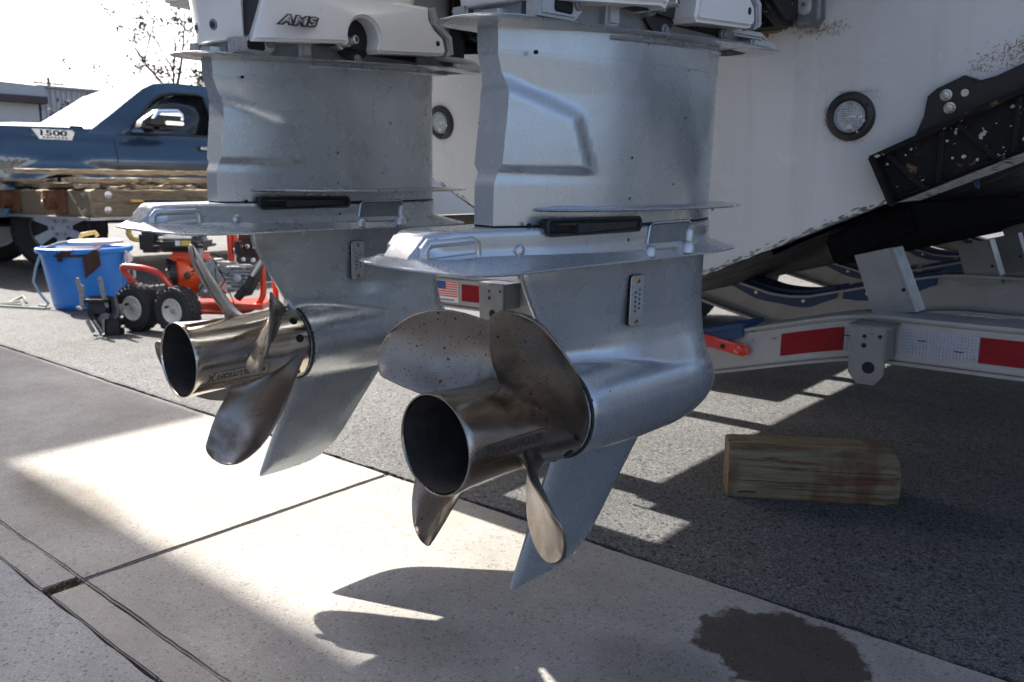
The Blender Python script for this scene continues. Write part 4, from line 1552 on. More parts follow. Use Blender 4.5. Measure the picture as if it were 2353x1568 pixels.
for i in range(60):
    u, w = r.uniform(0.02, L - 0.02), r.uniform(-0.102, -0.012)
    s = r.uniform(0.0010, 0.0048) ** 1.0
    if r.random() < 0.18:
        s *= 1.5
    k = r.randint(5, 8)
    sx_, sy_ = r.uniform(0.5, 1.5), r.uniform(0.5, 1.2)
    ph = r.uniform(0, 6)
    ring = [(u + s * sx_ * cos(2 * pi * j / k + ph) * r.uniform(0.6, 1.2), w + s * sy_ * sin(2 * pi * j / k + ph) * r.uniform(0.6, 1.2)) for j in range(k)]
    g.loft([[M4 @ V((a, b_, 0.0165)) for (a, b_) in ring], [M4 @ V((u + (a - u) * 0.8, w + (b_ - w) * 0.8, 0.0188)) for (a, b_) in ring]])
tag(g.build("barnacle", "barnacle", tab, smooth=50), kind="stuff")
# strip of blue tape hanging from the blade
g = G()
a = tt(0.155, -0.118, 0.006)
g.loft([[a + V((-0.008, 0, 0.004)), a + V((0.010, 0, 0.012)), a + V((0.010, 0.001, 0.012)), a + V((-0.008, 0.001, 0.004))],
        [a + V((-0.003, -0.003, -0.010)), a + V((0.007, -0.003, -0.006)), a + V((0.007, -0.002, -0.006)), a + V((-0.003, -0.002, -0.010))],
        [a + V((0.003, -0.002, -0.022)), a + V((0.010, -0.002, -0.024)), a + V((0.010, -0.001, -0.024)), a + V((0.003, -0.001, -0.022))]])
g.build("masking_tape", "skid_blue", tab)

# grey transom fitting with its zinc anode, and the dark mounting plate beside it
M = on_transom(0.090, 0.745)
g = G()
g.prism([(-0.032, -0.055), (-0.022, -0.066), (0.020, -0.066), (0.032, -0.052), (0.032, 0.10), (-0.032, 0.10)], 'Y', 0.0, 0.032, 0.012, 3, M=M)
fx = g.build("transom_fitting", "grey_casting", boat, smooth=40)
g = G()
g.prism([(-0.014, -0.030), (-0.010, -0.037), (0.000, -0.040), (0.010, -0.037), (0.014, -0.030), (0.014, 0.09), (-0.014, 0.09)], 'Y', 0.028, 0.038, 0.003, 2, M=M @ Matrix.Translation((-0.004, 0, 0)))
g.build("anode", "anode_zinc", fx, smooth=40)
g = G()
for k in range(3):
    c = M @ V((-0.004 + 0.002 * k, 0.0385, -0.02 + k * 0.022))
    g.disc(c, TN, 0.004, 0.001, 8)
g.build("anode_pit", "grey_casting", fx)
M = on_transom(-0.055, 0.74)
g = G()
g.prism([(-0.13, -0.045), (-0.11, -0.066), (0.03, -0.058), (0.075, -0.045), (0.11, -0.05), (0.11, 0.30), (-0.13, 0.30)], 'Y', 0.0, 0.045, 0.008, 2, M=M)
mp = g.build("mounting_plate", "crusted_black", boat, smooth=35)
r = random.Random(2)
g = G()
for i in range(40):
    u, w = r.uniform(-0.10, 0.10), r.uniform(-0.05, 0.05)
    s = r.uniform(0.002, 0.007)
    g.lathe([(0.044, s), (0.048, s * 0.9), (0.050, s * 0.5)], M @ Matrix.Translation((u, 0, w)), 7)
tag(g.build("barnacle", "barnacle", mp, smooth=50), kind="stuff")
g = G()
for i in range(26):
    u = -0.12 + 0.008 * i + r.uniform(-0.003, 0.003)
    g.box(M @ V((u, 0.018, -0.062 + r.uniform(-0.006, 0.006))), (0.012, 0.03, r.uniform(0.006, 0.018)), rot=M.to_3x3(), bev=0.002, seg=1)
tag(g.build("growth_crust", "old_timber", mp, smooth=40), kind="stuff")

# ================================================================== TRAILER
trailer = thing("boat_trailer", "aluminium boat trailer with red and white reflective tape under the hull", "boat trailer", loc=(0, 0, 0))
def vbeam(path, y0, y1, h, material, name, parent, flange=0.012):
    """V shaped I-beam crossmember: path = [(x, z mid)], web facing aft with top and bottom flanges"""
    g = G()
    for (dz0, dz1, a, b) in ((-h / 2, h / 2, (y0 + y1) / 2 - 0.004, (y0 + y1) / 2 + 0.004), (h / 2 - flange * 0.6, h / 2, y0, y1), (-h / 2, -h / 2 + flange * 0.6, y0, y1)):
        lo = [(x, z + dz0) for (x, z) in path]
        hi = [(x, z + dz1) for (x, z) in path]
        g.prism(lo + list(reversed(hi)), 'Y', a, b)
    return g.build(name, material, parent, smooth=30)
TP = [(-2.25, 0.487), (-1.52, 0.487), (-1.46, 0.484), (-1.40, 0.476), (-1.06, 0.392), (-1.0, 0.388), (-0.94, 0.392), (-0.66, 0.462), (-0.60, 0.476), (-0.555, 0.484), (-0.50, 0.488), (0.15, 0.487)]
# rear crossmember shows a boxed face: front wall plate sits at y = 1.79
g = G()
g.prism([(x, z - 0.0425) for (x, z) in TP] + [(x, z + 0.0425) for (x, z) in reversed(TP)], 'Y', 1.790, 1.83, 0.004)
g.prism([(x, z + 0.0435) for (x, z) in TP] + [(x, z + 0.0505) for (x, z) in reversed(TP)], 'Y', 1.784, 1.90, 0.002)
g.prism([(x, z - 0.0505) for (x, z) in TP] + [(x, z - 0.0435) for (x, z) in reversed(TP)], 'Y', 1.786, 1.90, 0.002)
g.build("crossmember", "dull_aluminium", trailer, smooth=30)
def zmid(x):
    return lerp_tab(TP, x)
def tape(x0, x1, material, name, grid=False, zoff=0.0):
    g = G()
    xs = [x0 + (x1 - x0) * k / 6 for k in range(7)]
    g.prism([(x, zmid(x) + zoff - 0.0255) for x in xs] + [(x, zmid(x) + zoff + 0.0255) for x in reversed(xs)], 'Y', 1.7885, 1.7915)
    o = g.build(name, material, trailer)
    if grid:
        g = G()
        n = int(abs(x1 - x0) / 0.006)
        for i in range(1, n):
            x = x0 + (x1 - x0) * i / n
            g.box((x, 1.7882, zmid(x) + zoff), (0.0007, 0.0008, 0.049))
        for j in range(-3, 4):
            g.prism([(x, zmid(x) + zoff + j * 0.0066 - 0.0004) for x in xs] + [(x, zmid(x) + zoff + j * 0.0066 + 0.0004) for x in reversed(xs)], 'Y', 1.7878, 1.7884)
        tag(g.build("tape_grid", "tape_grid", o, smooth=None), kind="stuff")
        g = G()
        for (k, dz) in ((0.25, 0.006), (0.75, -0.008)):
            x = x0 + (x1 - x0) * k
            g.box((x, 1.7876, zmid(x) + zoff + dz), (0.016, 0.0006, 0.0022))
        g.build("tape_print", "tape_red", o)
    return o
tape(-0.712, -0.574, "tape_red", "reflective_tape")
tape(-0.573, -0.548, "tape_white", "reflective_tape", True)
tape(-0.453, -0.316, "tape_white", "reflective_tape", True)
tape(-0.315, -0.175, "tape_red", "reflective_tape")
tape(-0.174, 0.0, "tape_white", "reflective_tape", True)
tape(-1.712, -1.590, "tape_red", "reflective_tape", zoff=0.0)
tape(-1.95, -1.83, "tape_red", "reflective_tape")
# flag sticker on the port end
g = G()
zc = zmid(-1.75)
g.box((-1.772, 1.7885, zc), (0.094, 0.002, 0.066))
fl = g.build("flag_sticker", "flag_white", trailer)
for k in range(7):
    g = G()
    g.box((-1.772, 1.7870, zc + 0.029 - k * 0.0072), (0.088, 0.0012, 0.0036))
    g.build("flag_stripe", "flag_red", fl)
g = G()
g.box((-1.797, 1.7860, zc + 0.019), (0.038, 0.0012, 0.024))
g.build("flag_canton", "flag_blue", fl)
g = G()
for i in range(9):
    g.box((-1.81 + 0.008 * i, 1.7870, zc - 0.0265), (0.005, 0.001, 0.005))
g.build("sticker_print", "flag_blue", fl)
# jack brackets
def jack_bracket(x0, x1, ztop):
    g = G()
    w = x1 - x0
    z0 = ztop - 0.118
    g.prism([(x0, ztop), (x1, ztop + 0.004), (x1, z0 + 0.022), (x1 - 0.018, z0), (x0 + 0.020, z0), (x0 + 0.002, z0 + 0.022)], 'Y', 1.716, 1.724, 0.0012)
    g.box((x1 - 0.003, 1.757, ztop - 0.034), (0.005, 0.066, 0.068), bev=0.001)
    g.box((x0 + 0.003, 1.757, ztop - 0.034), (0.005, 0.066, 0.068), bev=0.001)
    g.box(((x0 + x1) / 2, 1.757, ztop + 0.002), (w + 0.012, 0.074, 0.005), bev=0.001)
    o = g.build("jack_bracket", "bare_aluminium", trailer, smooth=30)
    for (x, z, r_) in (((x0 + x1) / 2 + 0.006, z0 + 0.036, 0.0125), ((x0 + x1) / 2 - 0.006, ztop - 0.018, 0.0042), ((x0 + x1) / 2 - 0.006, ztop - 0.037, 0.0052), (x1 - 0.012, ztop - 0.016, 0.004)):
        g = G()
        g.disc((x, 1.7168, z), (0, -1, 0), r_, 0.0012, 20)
        g.build("bracket_hole", "hole_dark", o)
    g = G()
    for i in range(12):
        g.lathe([(0, 0.0024), (0.003, 0.0014)], Matrix.Translation((x1 + 0.001, 1.783, ztop - 0.062 + i * 0.0052)) @ Matrix.Rotation(rad(-90), 4, 'Z'), 6)
    for i in range(10):
        g.lathe([(0, 0.0020), (0.003, 0.001)], Matrix.Translation((x1 - 0.004, 1.7168, ztop - 0.062 + i * 0.0055)) @ Matrix.Rotation(rad(180), 4, 'Z'), 6)
    g.build("weld_bead", "bare_aluminium", o)
jack_bracket(-0.540, -0.468, 0.521)
jack_bracket(-1.575, -1.482, 0.531)
# marker light
g = G()
d = (V((-0.785, 1.786, 0.4265)) - V((-0.925, 1.786, 0.4465)))
Mx = Matrix.Translation((-0.855, 1.788, 0.436)) @ Matrix.Rotation(math.atan2(-d.z, d.x), 4, 'Y')
sh = [(-0.073, -0.010), (-0.068, -0.0135), (0.062, -0.0135), (0.070, -0.009), (0.073, 0.0), (0.070, 0.009), (0.062, 0.0135), (-0.068, 0.0135), (-0.073, 0.010)]
g.prism(sh, 'Y', -0.020, 0.0, 0.005, 3, M=Mx)
ml = g.build("marker_light", "lamp_red", trailer, smooth=40)
g = G()
g.lathe([(0.0, 0.0115), (0.004, 0.0115), (0.006, 0.009)], Mx @ Matrix.Translation((0.052, -0.019, 0)) @ Matrix.Rotation(rad(180), 4, 'Z'), 18)
for k in (-0.006, 0.0, 0.006):
    g.box(Mx @ V((-0.02, -0.0205, k)), (0.09, 0.002, 0.0016), rot=Mx.to_3x3())
g.build("lamp_lens", "lamp_red", ml, smooth=40)
g = G()
g.lathe([(0.0, 0.006), (0.002, 0.006)], Mx @ Matrix.Translation((0.012, -0.0195, -0.001)) @ Matrix.Rotation(rad(180), 4, 'Z'), 12)
g.build("lamp_screw", "black_steel", ml)
# blue skid guards on the V
def skid(x0, x1, y, path, dz, h, name="skid_guard"):
    n = 14
    g = G()
    up, lo = [], []
    for i in range(n + 1):
        x = x0 + (x1 - x0) * i / n
        z = lerp_tab(path, x) + dz
        up.append((x, z + h * 0.5))
        k = 0.5 + 0.5 * cos(4 * pi * i / n)
        lo.append((x, z - h * (0.10 + 0.42 * (1 - abs(2 * (i / n) - 1) ** 3) * (0.55 + 0.45 * (1 - k)))))
    g.prism(up + list(reversed(lo)), 'Y', y - 0.009, y - 0.001, 0.002)
    g.prism(up + [(x, z + 0.012) for (x, z) in reversed(up)], 'Y', y - 0.009, y + 0.11, 0.002)
    o = g.build(name, "skid_blue", trailer, smooth=35)
    for k in (0.28, 0.72):
        x = x0 + (x1 - x0) * k
        g = G()
        g.disc((x, y - 0.009, lerp_tab(path, x) + dz + h * 0.02), (0, -1, 0), 0.0065, 0.003, 12, bev=0.001)
        g.build("bolt", "steel_bolt", o, smooth=40)
    return o
skid(-1.12, -0.80, 1.788, TP, 0.035, 0.036)
# inner V crossmembers
for (yy, dx) in ((2.55, 0.0), (3.45, 0.0), (4.6, 0.0), (5.8, 0.0)):
    P2 = [(x, z + 0.02) for (x, z) in TP]
    vbeam(P2, yy, yy + 0.085, 0.11, "dull_aluminium", "crossmember", trailer)
    skid(-1.22, -0.86, yy + 0.036, P2, 0.035, 0.045)
    skid(-0.84, -0.58, yy + 0.036, P2, 0.030, 0.045)
# main side rails
for x in (0.16, -2.26):
    g = G()
    g.box((x, 4.9, 0.455), (0.010, 6.3, 0.15))
    g.box((x, 4.9, 0.535), (0.09, 6.3, 0.012))
    g.box((x, 4.9, 0.375), (0.09, 6.3, 0.012))
    g.build("side_rail", "dull_aluminium", trailer, smooth=30)
# bunks and their posts: (post low x, z) -> (high x, z)
def bunk_post(y, x0, z0, x1, z1, w):
    d = V((x1 - x0, 0, z1 - z0))
    n = V((d.z, 0, -d.x)).normalized()
    g = G()
    p = [(x0, z0), (x0 + w, z0 + 0.012), (x1 + w * 0.9, z1 + 0.02), (x1, z1)]
    g.prism(p, 'Y', y, y + 0.008, 0.001)
    q_ = [(x0 + w, z0 + 0.012), (x0 + w + 0.006, z0 + 0.012), (x1 + w * 0.9 + 0.006, z1 + 0.02), (x1 + w * 0.9, z1 + 0.02)]
    g.prism(q_, 'Y', y + 0.001, y + 0.075, 0.001)
    o = g.build("bunk_post", "bare_aluminium", trailer, smooth=30)
    g = G()
    g.disc((x0 + w * 0.72, y, z0 + 0.058), (0, -1, 0), 0.004, 0.001, 10)
    g.build("post_hole", "hole_dark", o)
for y in (1.85, 3.49, 5.9):
    bunk_post(y, -0.536, 0.530, -0.585, 0.655, 0.080)
for y in (2.57, 3.0):
    bunk_post(y, -0.500, 0.530, -0.535, 0.640, 0.080)
for y in (1.86, 3.5, 5.9):
    bunk_post(y, -1.555, 0.530, -1.50, 0.65, 0.080)
for y in (2.3, 3.3, 4.4):
    bunk_post(y, 0.06, 0.53, 0.02, 0.86, 0.07)
ang = math.atan(0.477)
for (x, z, s) in ((-0.555, 0.700, 1), (-1.47, 0.690, -1)):
    g = G()
    rot = Matrix.Rotation(-ang * s, 3, 'Y')
    g.box((x, 4.0, z), (0.19, 4.3, 0.070), rot=rot, bev=0.008)
    g.build("bunk", "bunk_carpet", trailer, smooth=30)
# wheels and fenders
g = G()
tp = [(-0.10, 0.20), (-0.105, 0.25), (-0.098, 0.325), (-0.085, 0.338), (-0.045, 0.342), (-0.040, 0.336), (-0.036, 0.342), (-0.002, 0.343), (0.002, 0.336), (0.006, 0.343), (0.040, 0.342), (0.044, 0.336), (0.048, 0.342), (0.085, 0.338), (0.098, 0.325), (0.105, 0.25), (0.10, 0.20)]
first = None
for (x, y) in ((-2.42, 4.55), (-2.42, 5.45), (0.33, 4.55), (0.33, 5.45)):
    s = -1 if x < -1 else 1
    Mz = Matrix.Rotation(rad(-90 * s), 4, 'Z')
    if first is None:
        g = G()
        g.lathe(tp, Matrix.Rotation(rad(90), 4, 'Z'), 48, caps=False)
        for k in range(44):
            a = 2 * pi * k / 44
            for xx in (-0.066, 0.066):
                g.box((xx, 0.342 * sin(a), 0.342 * cos(a)), (0.034, 0.006, 0.006), rot=Matrix.Rotation(-a, 3, 'X') @ Matrix.Rotation(rad(25), 3, 'Z'))
        first = g.build("wheel", "tyre_rubber", trailer, smooth=30)
        first.location = (x, y, 0.342)
        g = G()
        g.lathe([(-0.09, 0.20), (-0.10, 0.21), (-0.085, 0.195), (-0.05, 0.17), (-0.04, 0.08), (-0.075, 0.05), (-0.075, 0.01)], Matrix.Rotation(rad(-90), 4, 'Z'), 32)
        rimf = g.build("rim", "rim_silver", first, smooth=40)
    else:
        w = share("wheel", first, trailer, (x, y, 0.342), (0, 0, 0 if s < 0 else pi))
        rr2 = share("rim", rimf, w)
for x in (-2.42, 0.33):
    g = G()
    pr = [(3.95, 0.50), (4.05, 0.72), (4.25, 0.78), (5.75, 0.78), (5.95, 0.72), (6.05, 0.50), (6.03, 0.50), (5.93, 0.70), (5.74, 0.76), (4.26, 0.76), (4.07, 0.70), (3.97, 0.50)]
    g.prism(pr, 'X', x - 0.13, x + 0.13, 0.004)
    g.build("fender", "bare_aluminium", trailer, smooth=30)
# upright post added at the port corner, hidden, to block a sliver of sun
g = G()
g.box((-2.34, 1.475, 1.44), (0.05, 0.16, 1.46), bev=0.01)
g.box((-2.30, 1.66, 0.735), (0.05, 0.40, 0.05), bev=0.004)
g.box((-2.27, 1.83, 0.63), (0.05, 0.06, 0.26), bev=0.004)
g.build("sun_block_post", "dull_aluminium", trailer, smooth=30)
# port guide board seen past the far motor, and a longer one added for shade
g = G()
g.box((-2.32, 2.20, 0.60), (0.05, 0.70, 0.19), bev=0.006)
g.box((-2.32, 5.3, 0.745), (0.05, 4.7, 0.36), bev=0.006)  # taller length added farther forward to shade the ground under the hull
g.build("guide_and_shade_board", "dull_aluminium", trailer)
g = G()
for y in (3.15, 4.1):
    g.box((-2.29, y, 0.75), (0.05, 0.06, 0.50), bev=0.004)
g.build("guide_post", "bare_aluminium", trailer)

# ================================================================== TIMBER BLOCK
bx = thing("timber_block", "weathered stained timber block lying on the dark asphalt under the boat", "timber block", loc=(-0.735, 2.088, 0))
bx.rotation_euler = (0, 0, math.atan2(0.216, 0.361))
g = G()
L2 = 0.212
sec = []
for (y, z, k) in ((-0.068, 0.006, 0), (-0.062, 0.0, 0), (0.070, 0.0, 0), (0.076, 0.006, 0), (0.077, 0.105, 0), (0.068, 0.132, 0), (0.05, 0.140, 0), (-0.025, 0.141, 0), (-0.048, 0.135, 0), (-0.064, 0.118, 0), (-0.070, 0.095, 0), (-0.0702, 0.072, 0), (-0.069, 0.070, 0), (-0.0702, 0.068, 0)):
    sec.append((y, z))
r = random.Random(3)
rings = []
nn = 26
for i in range(nn + 1):
    x = -L2 + 2 * L2 * i / nn
    e = min(i, nn - i)
    sc = 0.965 if e == 0 else 1.0
    off = 0.0
    ring = []
    for (y, z) in sec:
        wx = x
        if i > nn - 3 and z > 0.08:
            wx = x - 0.012 * (z - 0.08) / 0.06
        ring.append((wx + (r.uniform(-0.0015, 0.0015) if e == 0 else 0), y * sc + r.uniform(-0.0006, 0.0006), 0.0705 + (z - 0.0705) * sc + r.uniform(-0.0006, 0.0006) if z > 0.001 else 0.0))
    rings.append(ring)
g.loft(rings)
g.build("timber", "block_timber", bx, smooth=35)
g = G()
for (z, x0, x1, w) in ((0.108, -0.20, -0.06, 0.0011), (0.086, -0.02, 0.20, 0.0009), (0.052, -0.205, 0.10, 0.0011), (0.034, -0.10, 0.205, 0.0008), (0.020, -0.19, -0.14, 0.0018)):
    p = []
    for k in range(9):
        p.append((x0 + (x1 - x0) * k / 8, -0.0702 + (0.004 if z > 0.1 else 0), z + r.uniform(-0.0016, 0.0016)))
    g.tube(p, [0.0003] + [w] * 7 + [0.0003], 5)
g.build("drying_crack", "hole_dark", bx)
bx["label"] = "weathered stained timber block lying on the dark asphalt under the boat"

# ================================================================== PICKUP TRUCK (faces -y, its left side toward the camera)
TX = -8.40
truck = thing("pickup_truck", "dark blue pickup truck with chrome mirror parked beyond the timber deck", "pickup truck", loc=(TX, 0, 0))
truck.scale = (1, 1, 1.035)
AX = 3.29                                   # front axle
RX = AX + 3.40
def arch(cy, cz, r, n=14):
    return [(cy + r * cos(pi * (1 - k / n)), cz + r * sin(pi * (1 - k / n))) for k in range(n + 1)]
low = 0.52
side = [(2.50, low)] + [p for p in reversed(arch(AX, 0.41, 0.47))][::-1] + []
side = [(2.46, low), (2.80, low)] + [p for p in arch(AX, 0.42, 0.475) if p[1] > low] + [(3.80, low), (RX - 0.5, low)] + [p for p in arch(RX, 0.42, 0.475) if p[1] > low] + [(RX + 0.5, low), (7.75, 0.56), (7.78, 1.20), (5.95, 1.20), (3.80, 1.205), (3.40, 1.20), (2.70, 1.175), (2.46, 1.10), (2.40, 0.9)]
g = G()
# sides are gently barrelled: loft of the same outline at several widths
def bulge(z):
    return 0.055 * (1 - ((z - 0.86) / 0.42) ** 2)
b2 = side
rings = []
for (x, k) in ((-0.06, 1.0), (-0.02, 1.0)):
    pass
outer = [(0.0 - 0.055 + bulge(z), y, z) for (y, z) in side]
inner = [(-2.0 + 0.055 - bulge(z), y, z) for (y, z) in side]
mid1 = [(-0.16, y, z) for (y, z) in side]
mid2 = [(-1.84, y, z) for (y, z) in side]
g.loft([outer, mid1, mid2, inner], caps=False)
# side skins as strips so the barrel shows
def skin(x0, sgn, ya, yb, zlo_fn, zt_fn, ny=60, nz=14):
    rows = []
    for i in range(ny + 1):
        y = ya + (yb - ya) * i / ny
        zl, zh = zlo_fn(y), zt_fn(y)
        row = []
        for j in range(nz + 1):
            z = zl + (zh - zl) * j / nz
            flare = 0.0
            for c in (AX, RX):
                d = math.hypot(y - c, z - 0.42)
                flare = max(flare, 0.045 * smooth01((0.66 - d) / 0.17))
            crease = 0.018 * smooth01((z - 0.98) / 0.03) * (1 - smooth01((z - 1.01) / 0.16))
            shoulder = 0.05 * smooth01((z - 1.20) / 0.12)
            row.append((x0 + sgn * (bulge(z) - 0.055 + flare + crease - shoulder), y, z))
        rows.append(row)
    g.loft(rows, caps=False, close=False)
def zlo(y):
    z = low
    for c in (AX, RX):
        if abs(y - c) < 0.475:
            z = max(z, 0.42 + math.sqrt(0.475 ** 2 - (y - c) ** 2))
    return z
def ztop(y):
    return lerp_tab([(2.40, 1.16), (2.55, 1.28), (2.75, 1.312), (3.40, 1.325), (3.62, 1.325), (3.85, 1.285), (7.8, 1.285)], y)
skin(0.03, 1, 2.42, 7.76, zlo, ztop, 150)
skin(-2.03, -1, 2.42, 7.76, zlo, ztop, 60)
body = g.build("body", "truck_blue", truck, smooth=40)
# hood
g = G()
rings = []
for (y, zc, zs, w) in ((2.42, 1.10, 1.06, 0.84), (2.50, 1.24, 1.20, 0.88), (2.75, 1.345, 1.300, 0.895), (3.10, 1.375, 1.315, 0.90), (3.45, 1.385, 1.320, 0.90), (3.58, 1.37, 1.31, 0.89)):
    r_ = []
    for k in range(15):
        u = -1 + 2 * k / 14
        r_.append((-1.0 + u * w, y, zs + (zc - zs) * (1 - abs(u) ** 5)))
    rings.append(r_ + [(-1.0 + w, y, 1.0), (-1.0 - w, y, 1.0)])
g.loft(rings)
g.build("hood", "truck_blue", truck, smooth=40)
g = G()
g.prism([(2.44, 0.46), (2.20, 0.50), (2.18, 0.78), (2.44, 0.80)], 'X', -1.98, -0.02, 0.03)
g.build("bumper", "chrome", truck, smooth=40)
g = G()
g.prism([(2.40, 0.82), (2.36, 0.84), (2.40, 1.05), (2.44, 1.05)], 'X', -1.60, -0.40, 0.01)
g.build("grille", "truck_trim", truck)
for sx in (-0.20, -1.80):
    g = G()
    g.prism([(2.36, 0.86), (2.38, 1.03), (2.62, 1.05), (2.52, 0.88)], 'X', sx - 0.19, sx + 0.19, 0.02)
    g.build("headlight", "clear_lens", truck, smooth=40)
# cab: pillars and roof with open window apertures
def cab_pt(y, z, side_):
    inset = 0.05 + 0.22 * smooth01((z - 1.22) / 0.62)
    return (-inset if side_ > 0 else -2.0 + inset)
zr = 1.84
bl = 1.225
win = [(4.02, 1.30), (4.06, 1.37), (4.16, 1.47), (4.36, 1.645), (4.47, 1.705), (4.60, 1.735), (4.90, 1.742), (4.955, 1.72), (4.99, 1.30)]
win2 = [(5.13, 1.30), (5.11, 1.745), (5.72, 1.735), (5.86, 1.66), (5.92, 1.30)]
outer = [(3.52, bl), (3.60, 1.29), (3.86, 1.465), (4.10, 1.63), (4.28, 1.755), (4.40, 1.812), (4.58, zr), (5.70, zr), (5.92, 1.81), (6.02, 1.70), (6.08, bl)]
def side_frame(s):
    b3 = bmesh.new()
    loops = []
    es = []
    for L_ in (outer, win, win2):
        vs = [b3.verts.new((cab_pt(y, z, s), y, z)) for (y, z) in L_]
        es += [b3.edges.new((vs[i], vs[(i + 1) % len(vs)])) for i in range(len(vs))]
    bmesh.ops.triangle_fill(b3, edges=es, use_beauty=True)
    # drop triangles inside windows
    def inside(p, poly):
        c = False
        j = len(poly) - 1
        for i in range(len(poly)):
            if ((poly[i][1] > p[1]) != (poly[j][1] > p[1])) and (p[0] < (poly[j][0] - poly[i][0]) * (p[1] - poly[i][1]) / (poly[j][1] - poly[i][1]) + poly[i][0]):
                c = not c
            j = i
        return c
    dead = [f for f in b3.faces if any(inside((f.calc_center_median().y, f.calc_center_median().z), w) for w in (win, win2))]
    bmesh.ops.delete(b3, geom=dead, context='FACES_ONLY')
    r3 = bmesh.ops.extrude_face_region(b3, geom=b3.faces[:])
    for v in r3["geom"]:
        if isinstance(v, bmesh.types.BMVert):
            v.co.x += -0.05 * s
    return b3
g = G()
g._join(side_frame(1))
g._join(side_frame(-1))
# roof skin and windshield header
rows = []
for (y, z) in [p for p in outer if p[0] >= 4.28 and p[0] <= 6.05 and p[1] > 1.6]:
    rows.append([(cab_pt(y, z, 1) * (1 - k / 8) + cab_pt(y, z, -1) * k / 8, y, z + 0.028 * sin(pi * k / 8)) for k in range(9)])
g.loft(rows, caps=False, close=False)
rows2 = [[(x, y, z - 0.03) for (x, y, z) in r_] for r_ in rows]
g.loft(rows2, caps=False, close=False)
g.loft([rows[0], rows2[0]], caps=False, close=False)
g.box((-1.0, 6.04, 1.30), (1.84, 0.06, 0.22))
for y in (5.05,):
    for s in (1, -1):
        pass
g.build("cab", "truck_blue", truck, smooth=35)
# windshield
rows = []
for (y, z) in [p for p in outer if p[0] <= 4.29]:
    rows.append([((cab_pt(y, z, 1) - 0.045) * (1 - k / 8) + (cab_pt(y, z, -1) + 0.045) * k / 8, y - 0.06 * sin(pi * k / 8), z + 0.012) for k in range(9)])
g = G()
g.loft(rows, caps=False, close=False)
g.build("windshield", "truck_glass", truck, smooth=60)
for s in (1, -1):
    for w in (win, win2):
        g = G()
        rr1 = [(cab_pt(y, z, s) - 0.022 * s, y, z) for (y, z) in w]
        rr2_ = [(cab_pt(y, z, s) - 0.028 * s, y, z) for (y, z) in w]
        g.loft([rr1, rr2_])
        g.build("side_window", "truck_glass", truck, smooth=None)
        g = G()
        g.tube([(cab_pt(y, z, s) - 0.004 * s, y, z) for (y, z) in w], 0.014, 6, closed=True)
        g.build("window_trim", "truck_trim", truck, smooth=60)
g = G()
g.loft([[(-0.32, 6.06, 1.30), (-1.68, 6.06, 1.30), (-1.60, 6.00, 1.70), (-0.40, 6.00, 1.70)], [(-0.32, 6.065, 1.30), (-1.68, 6.065, 1.30), (-1.60, 6.005, 1.70), (-0.40, 6.005, 1.70)]])
g.build("rear_window", "truck_glass", truck)
# interior
g = G()
for x in (-0.55, -1.45):
    g.box((x, 4.95, 1.22), (0.50, 0.16, 0.62), rot=Matrix.Rotation(rad(-14), 3, 'X'), bev=0.05)
    g.box((x, 5.06, 1.60), (0.26, 0.10, 0.18), rot=Matrix.Rotation(rad(-14), 3, 'X'), bev=0.04)
g.box((-1.0, 5.75, 1.2), (1.6, 0.16, 0.5), bev=0.05)
g.build("seat", "seat_cloth", truck, smooth=40)
g = G()
g.box((-1.0, 3.95, 1.20), (1.78, 0.5, 0.20), bev=0.05)
g.build("dashboard", "truck_trim", truck, smooth=40)
g = G()
pts = [(-0.55 + 0.19 * cos(2 * pi * k / 20), 4.32 + 0.06 * sin(2 * pi * k / 20), 1.28 + 0.18 * sin(2 * pi * k / 20)) for k in range(20)]
g.tube(pts, 0.014, 6, closed=True)
g.build("steering_wheel", "truck_trim", truck, smooth=60)
# door seams, handles
def side_x(y, z):
    crease = 0.018 * smooth01((z - 0.98) / 0.03) * (1 - smooth01((z - 1.01) / 0.16))
    shoulder = 0.05 * smooth01((z - 1.20) / 0.12)
    fl = 0
    for c in (AX, RX):
        d = math.hypot(y - c, z - 0.42)
        fl = max(fl, 0.045 * smooth01((0.66 - d) / 0.17))
    return 0.03 + bulge(z) - 0.055 + crease - shoulder + fl
for pts in ([(3.83, z / 100) for z in range(54, 123, 4)], [(5.06, z / 100) for z in range(54, 123, 4)]):
    g = G()
    g.tube([(side_x(y, z) + 0.0005, y, z) for (y, z) in pts], 0.0045, 5)
    g.build("door_seam", "truck_trim", truck)
for y0 in (4.73, 5.75):
    g = G()
    g.box((side_x(y0, 1.17) + 0.004, y0 + 0.11, 1.172), (0.02, 0.27, 0.058), bev=0.012)
    h = g.build("door_handle", "truck_trim", truck, smooth=40)
    g = G()
    g.box((side_x(y0, 1.17) + 0.024, y0 + 0.11, 1.176), (0.02, 0.22, 0.032), bev=0.009)
    g.build("handle_bar", "chrome", h, smooth=40)
# fender badge
g = G()
zb = 1.240
g.prism([(3.08, zb + 0.055), (3.44, zb + 0.055), (3.46, zb + 0.035), (3.43, zb - 0.035), (3.14, zb - 0.035)], 'X', side_x(3.25, zb) + 0.012, side_x(3.25, zb) + 0.022, 0.003)
bd = g.build("fender_badge", "badge_silver", truck, smooth=40)
vs, fs = text_mesh("1500", 0.068, 0.003, shear=0.0, offset=0.0015)
wv = max(v.x for v in vs)
g = G()
g.add([(side_x(3.25, zb) + 0.024 + v.z, 3.13 + v.x * 0.26 / wv, zb + 0.0 + v.y) for v in vs], fs)
g.build("badge_numerals", "truck_trim", bd, smooth=None)
g = G()
for i in range(7):
    g.box((side_x(3.25, zb) + 0.024, 3.18 + i * 0.033, zb - 0.018), (0.004, 0.02, 0.012))
g.build("badge_script", "truck_trim", bd, smooth=None)
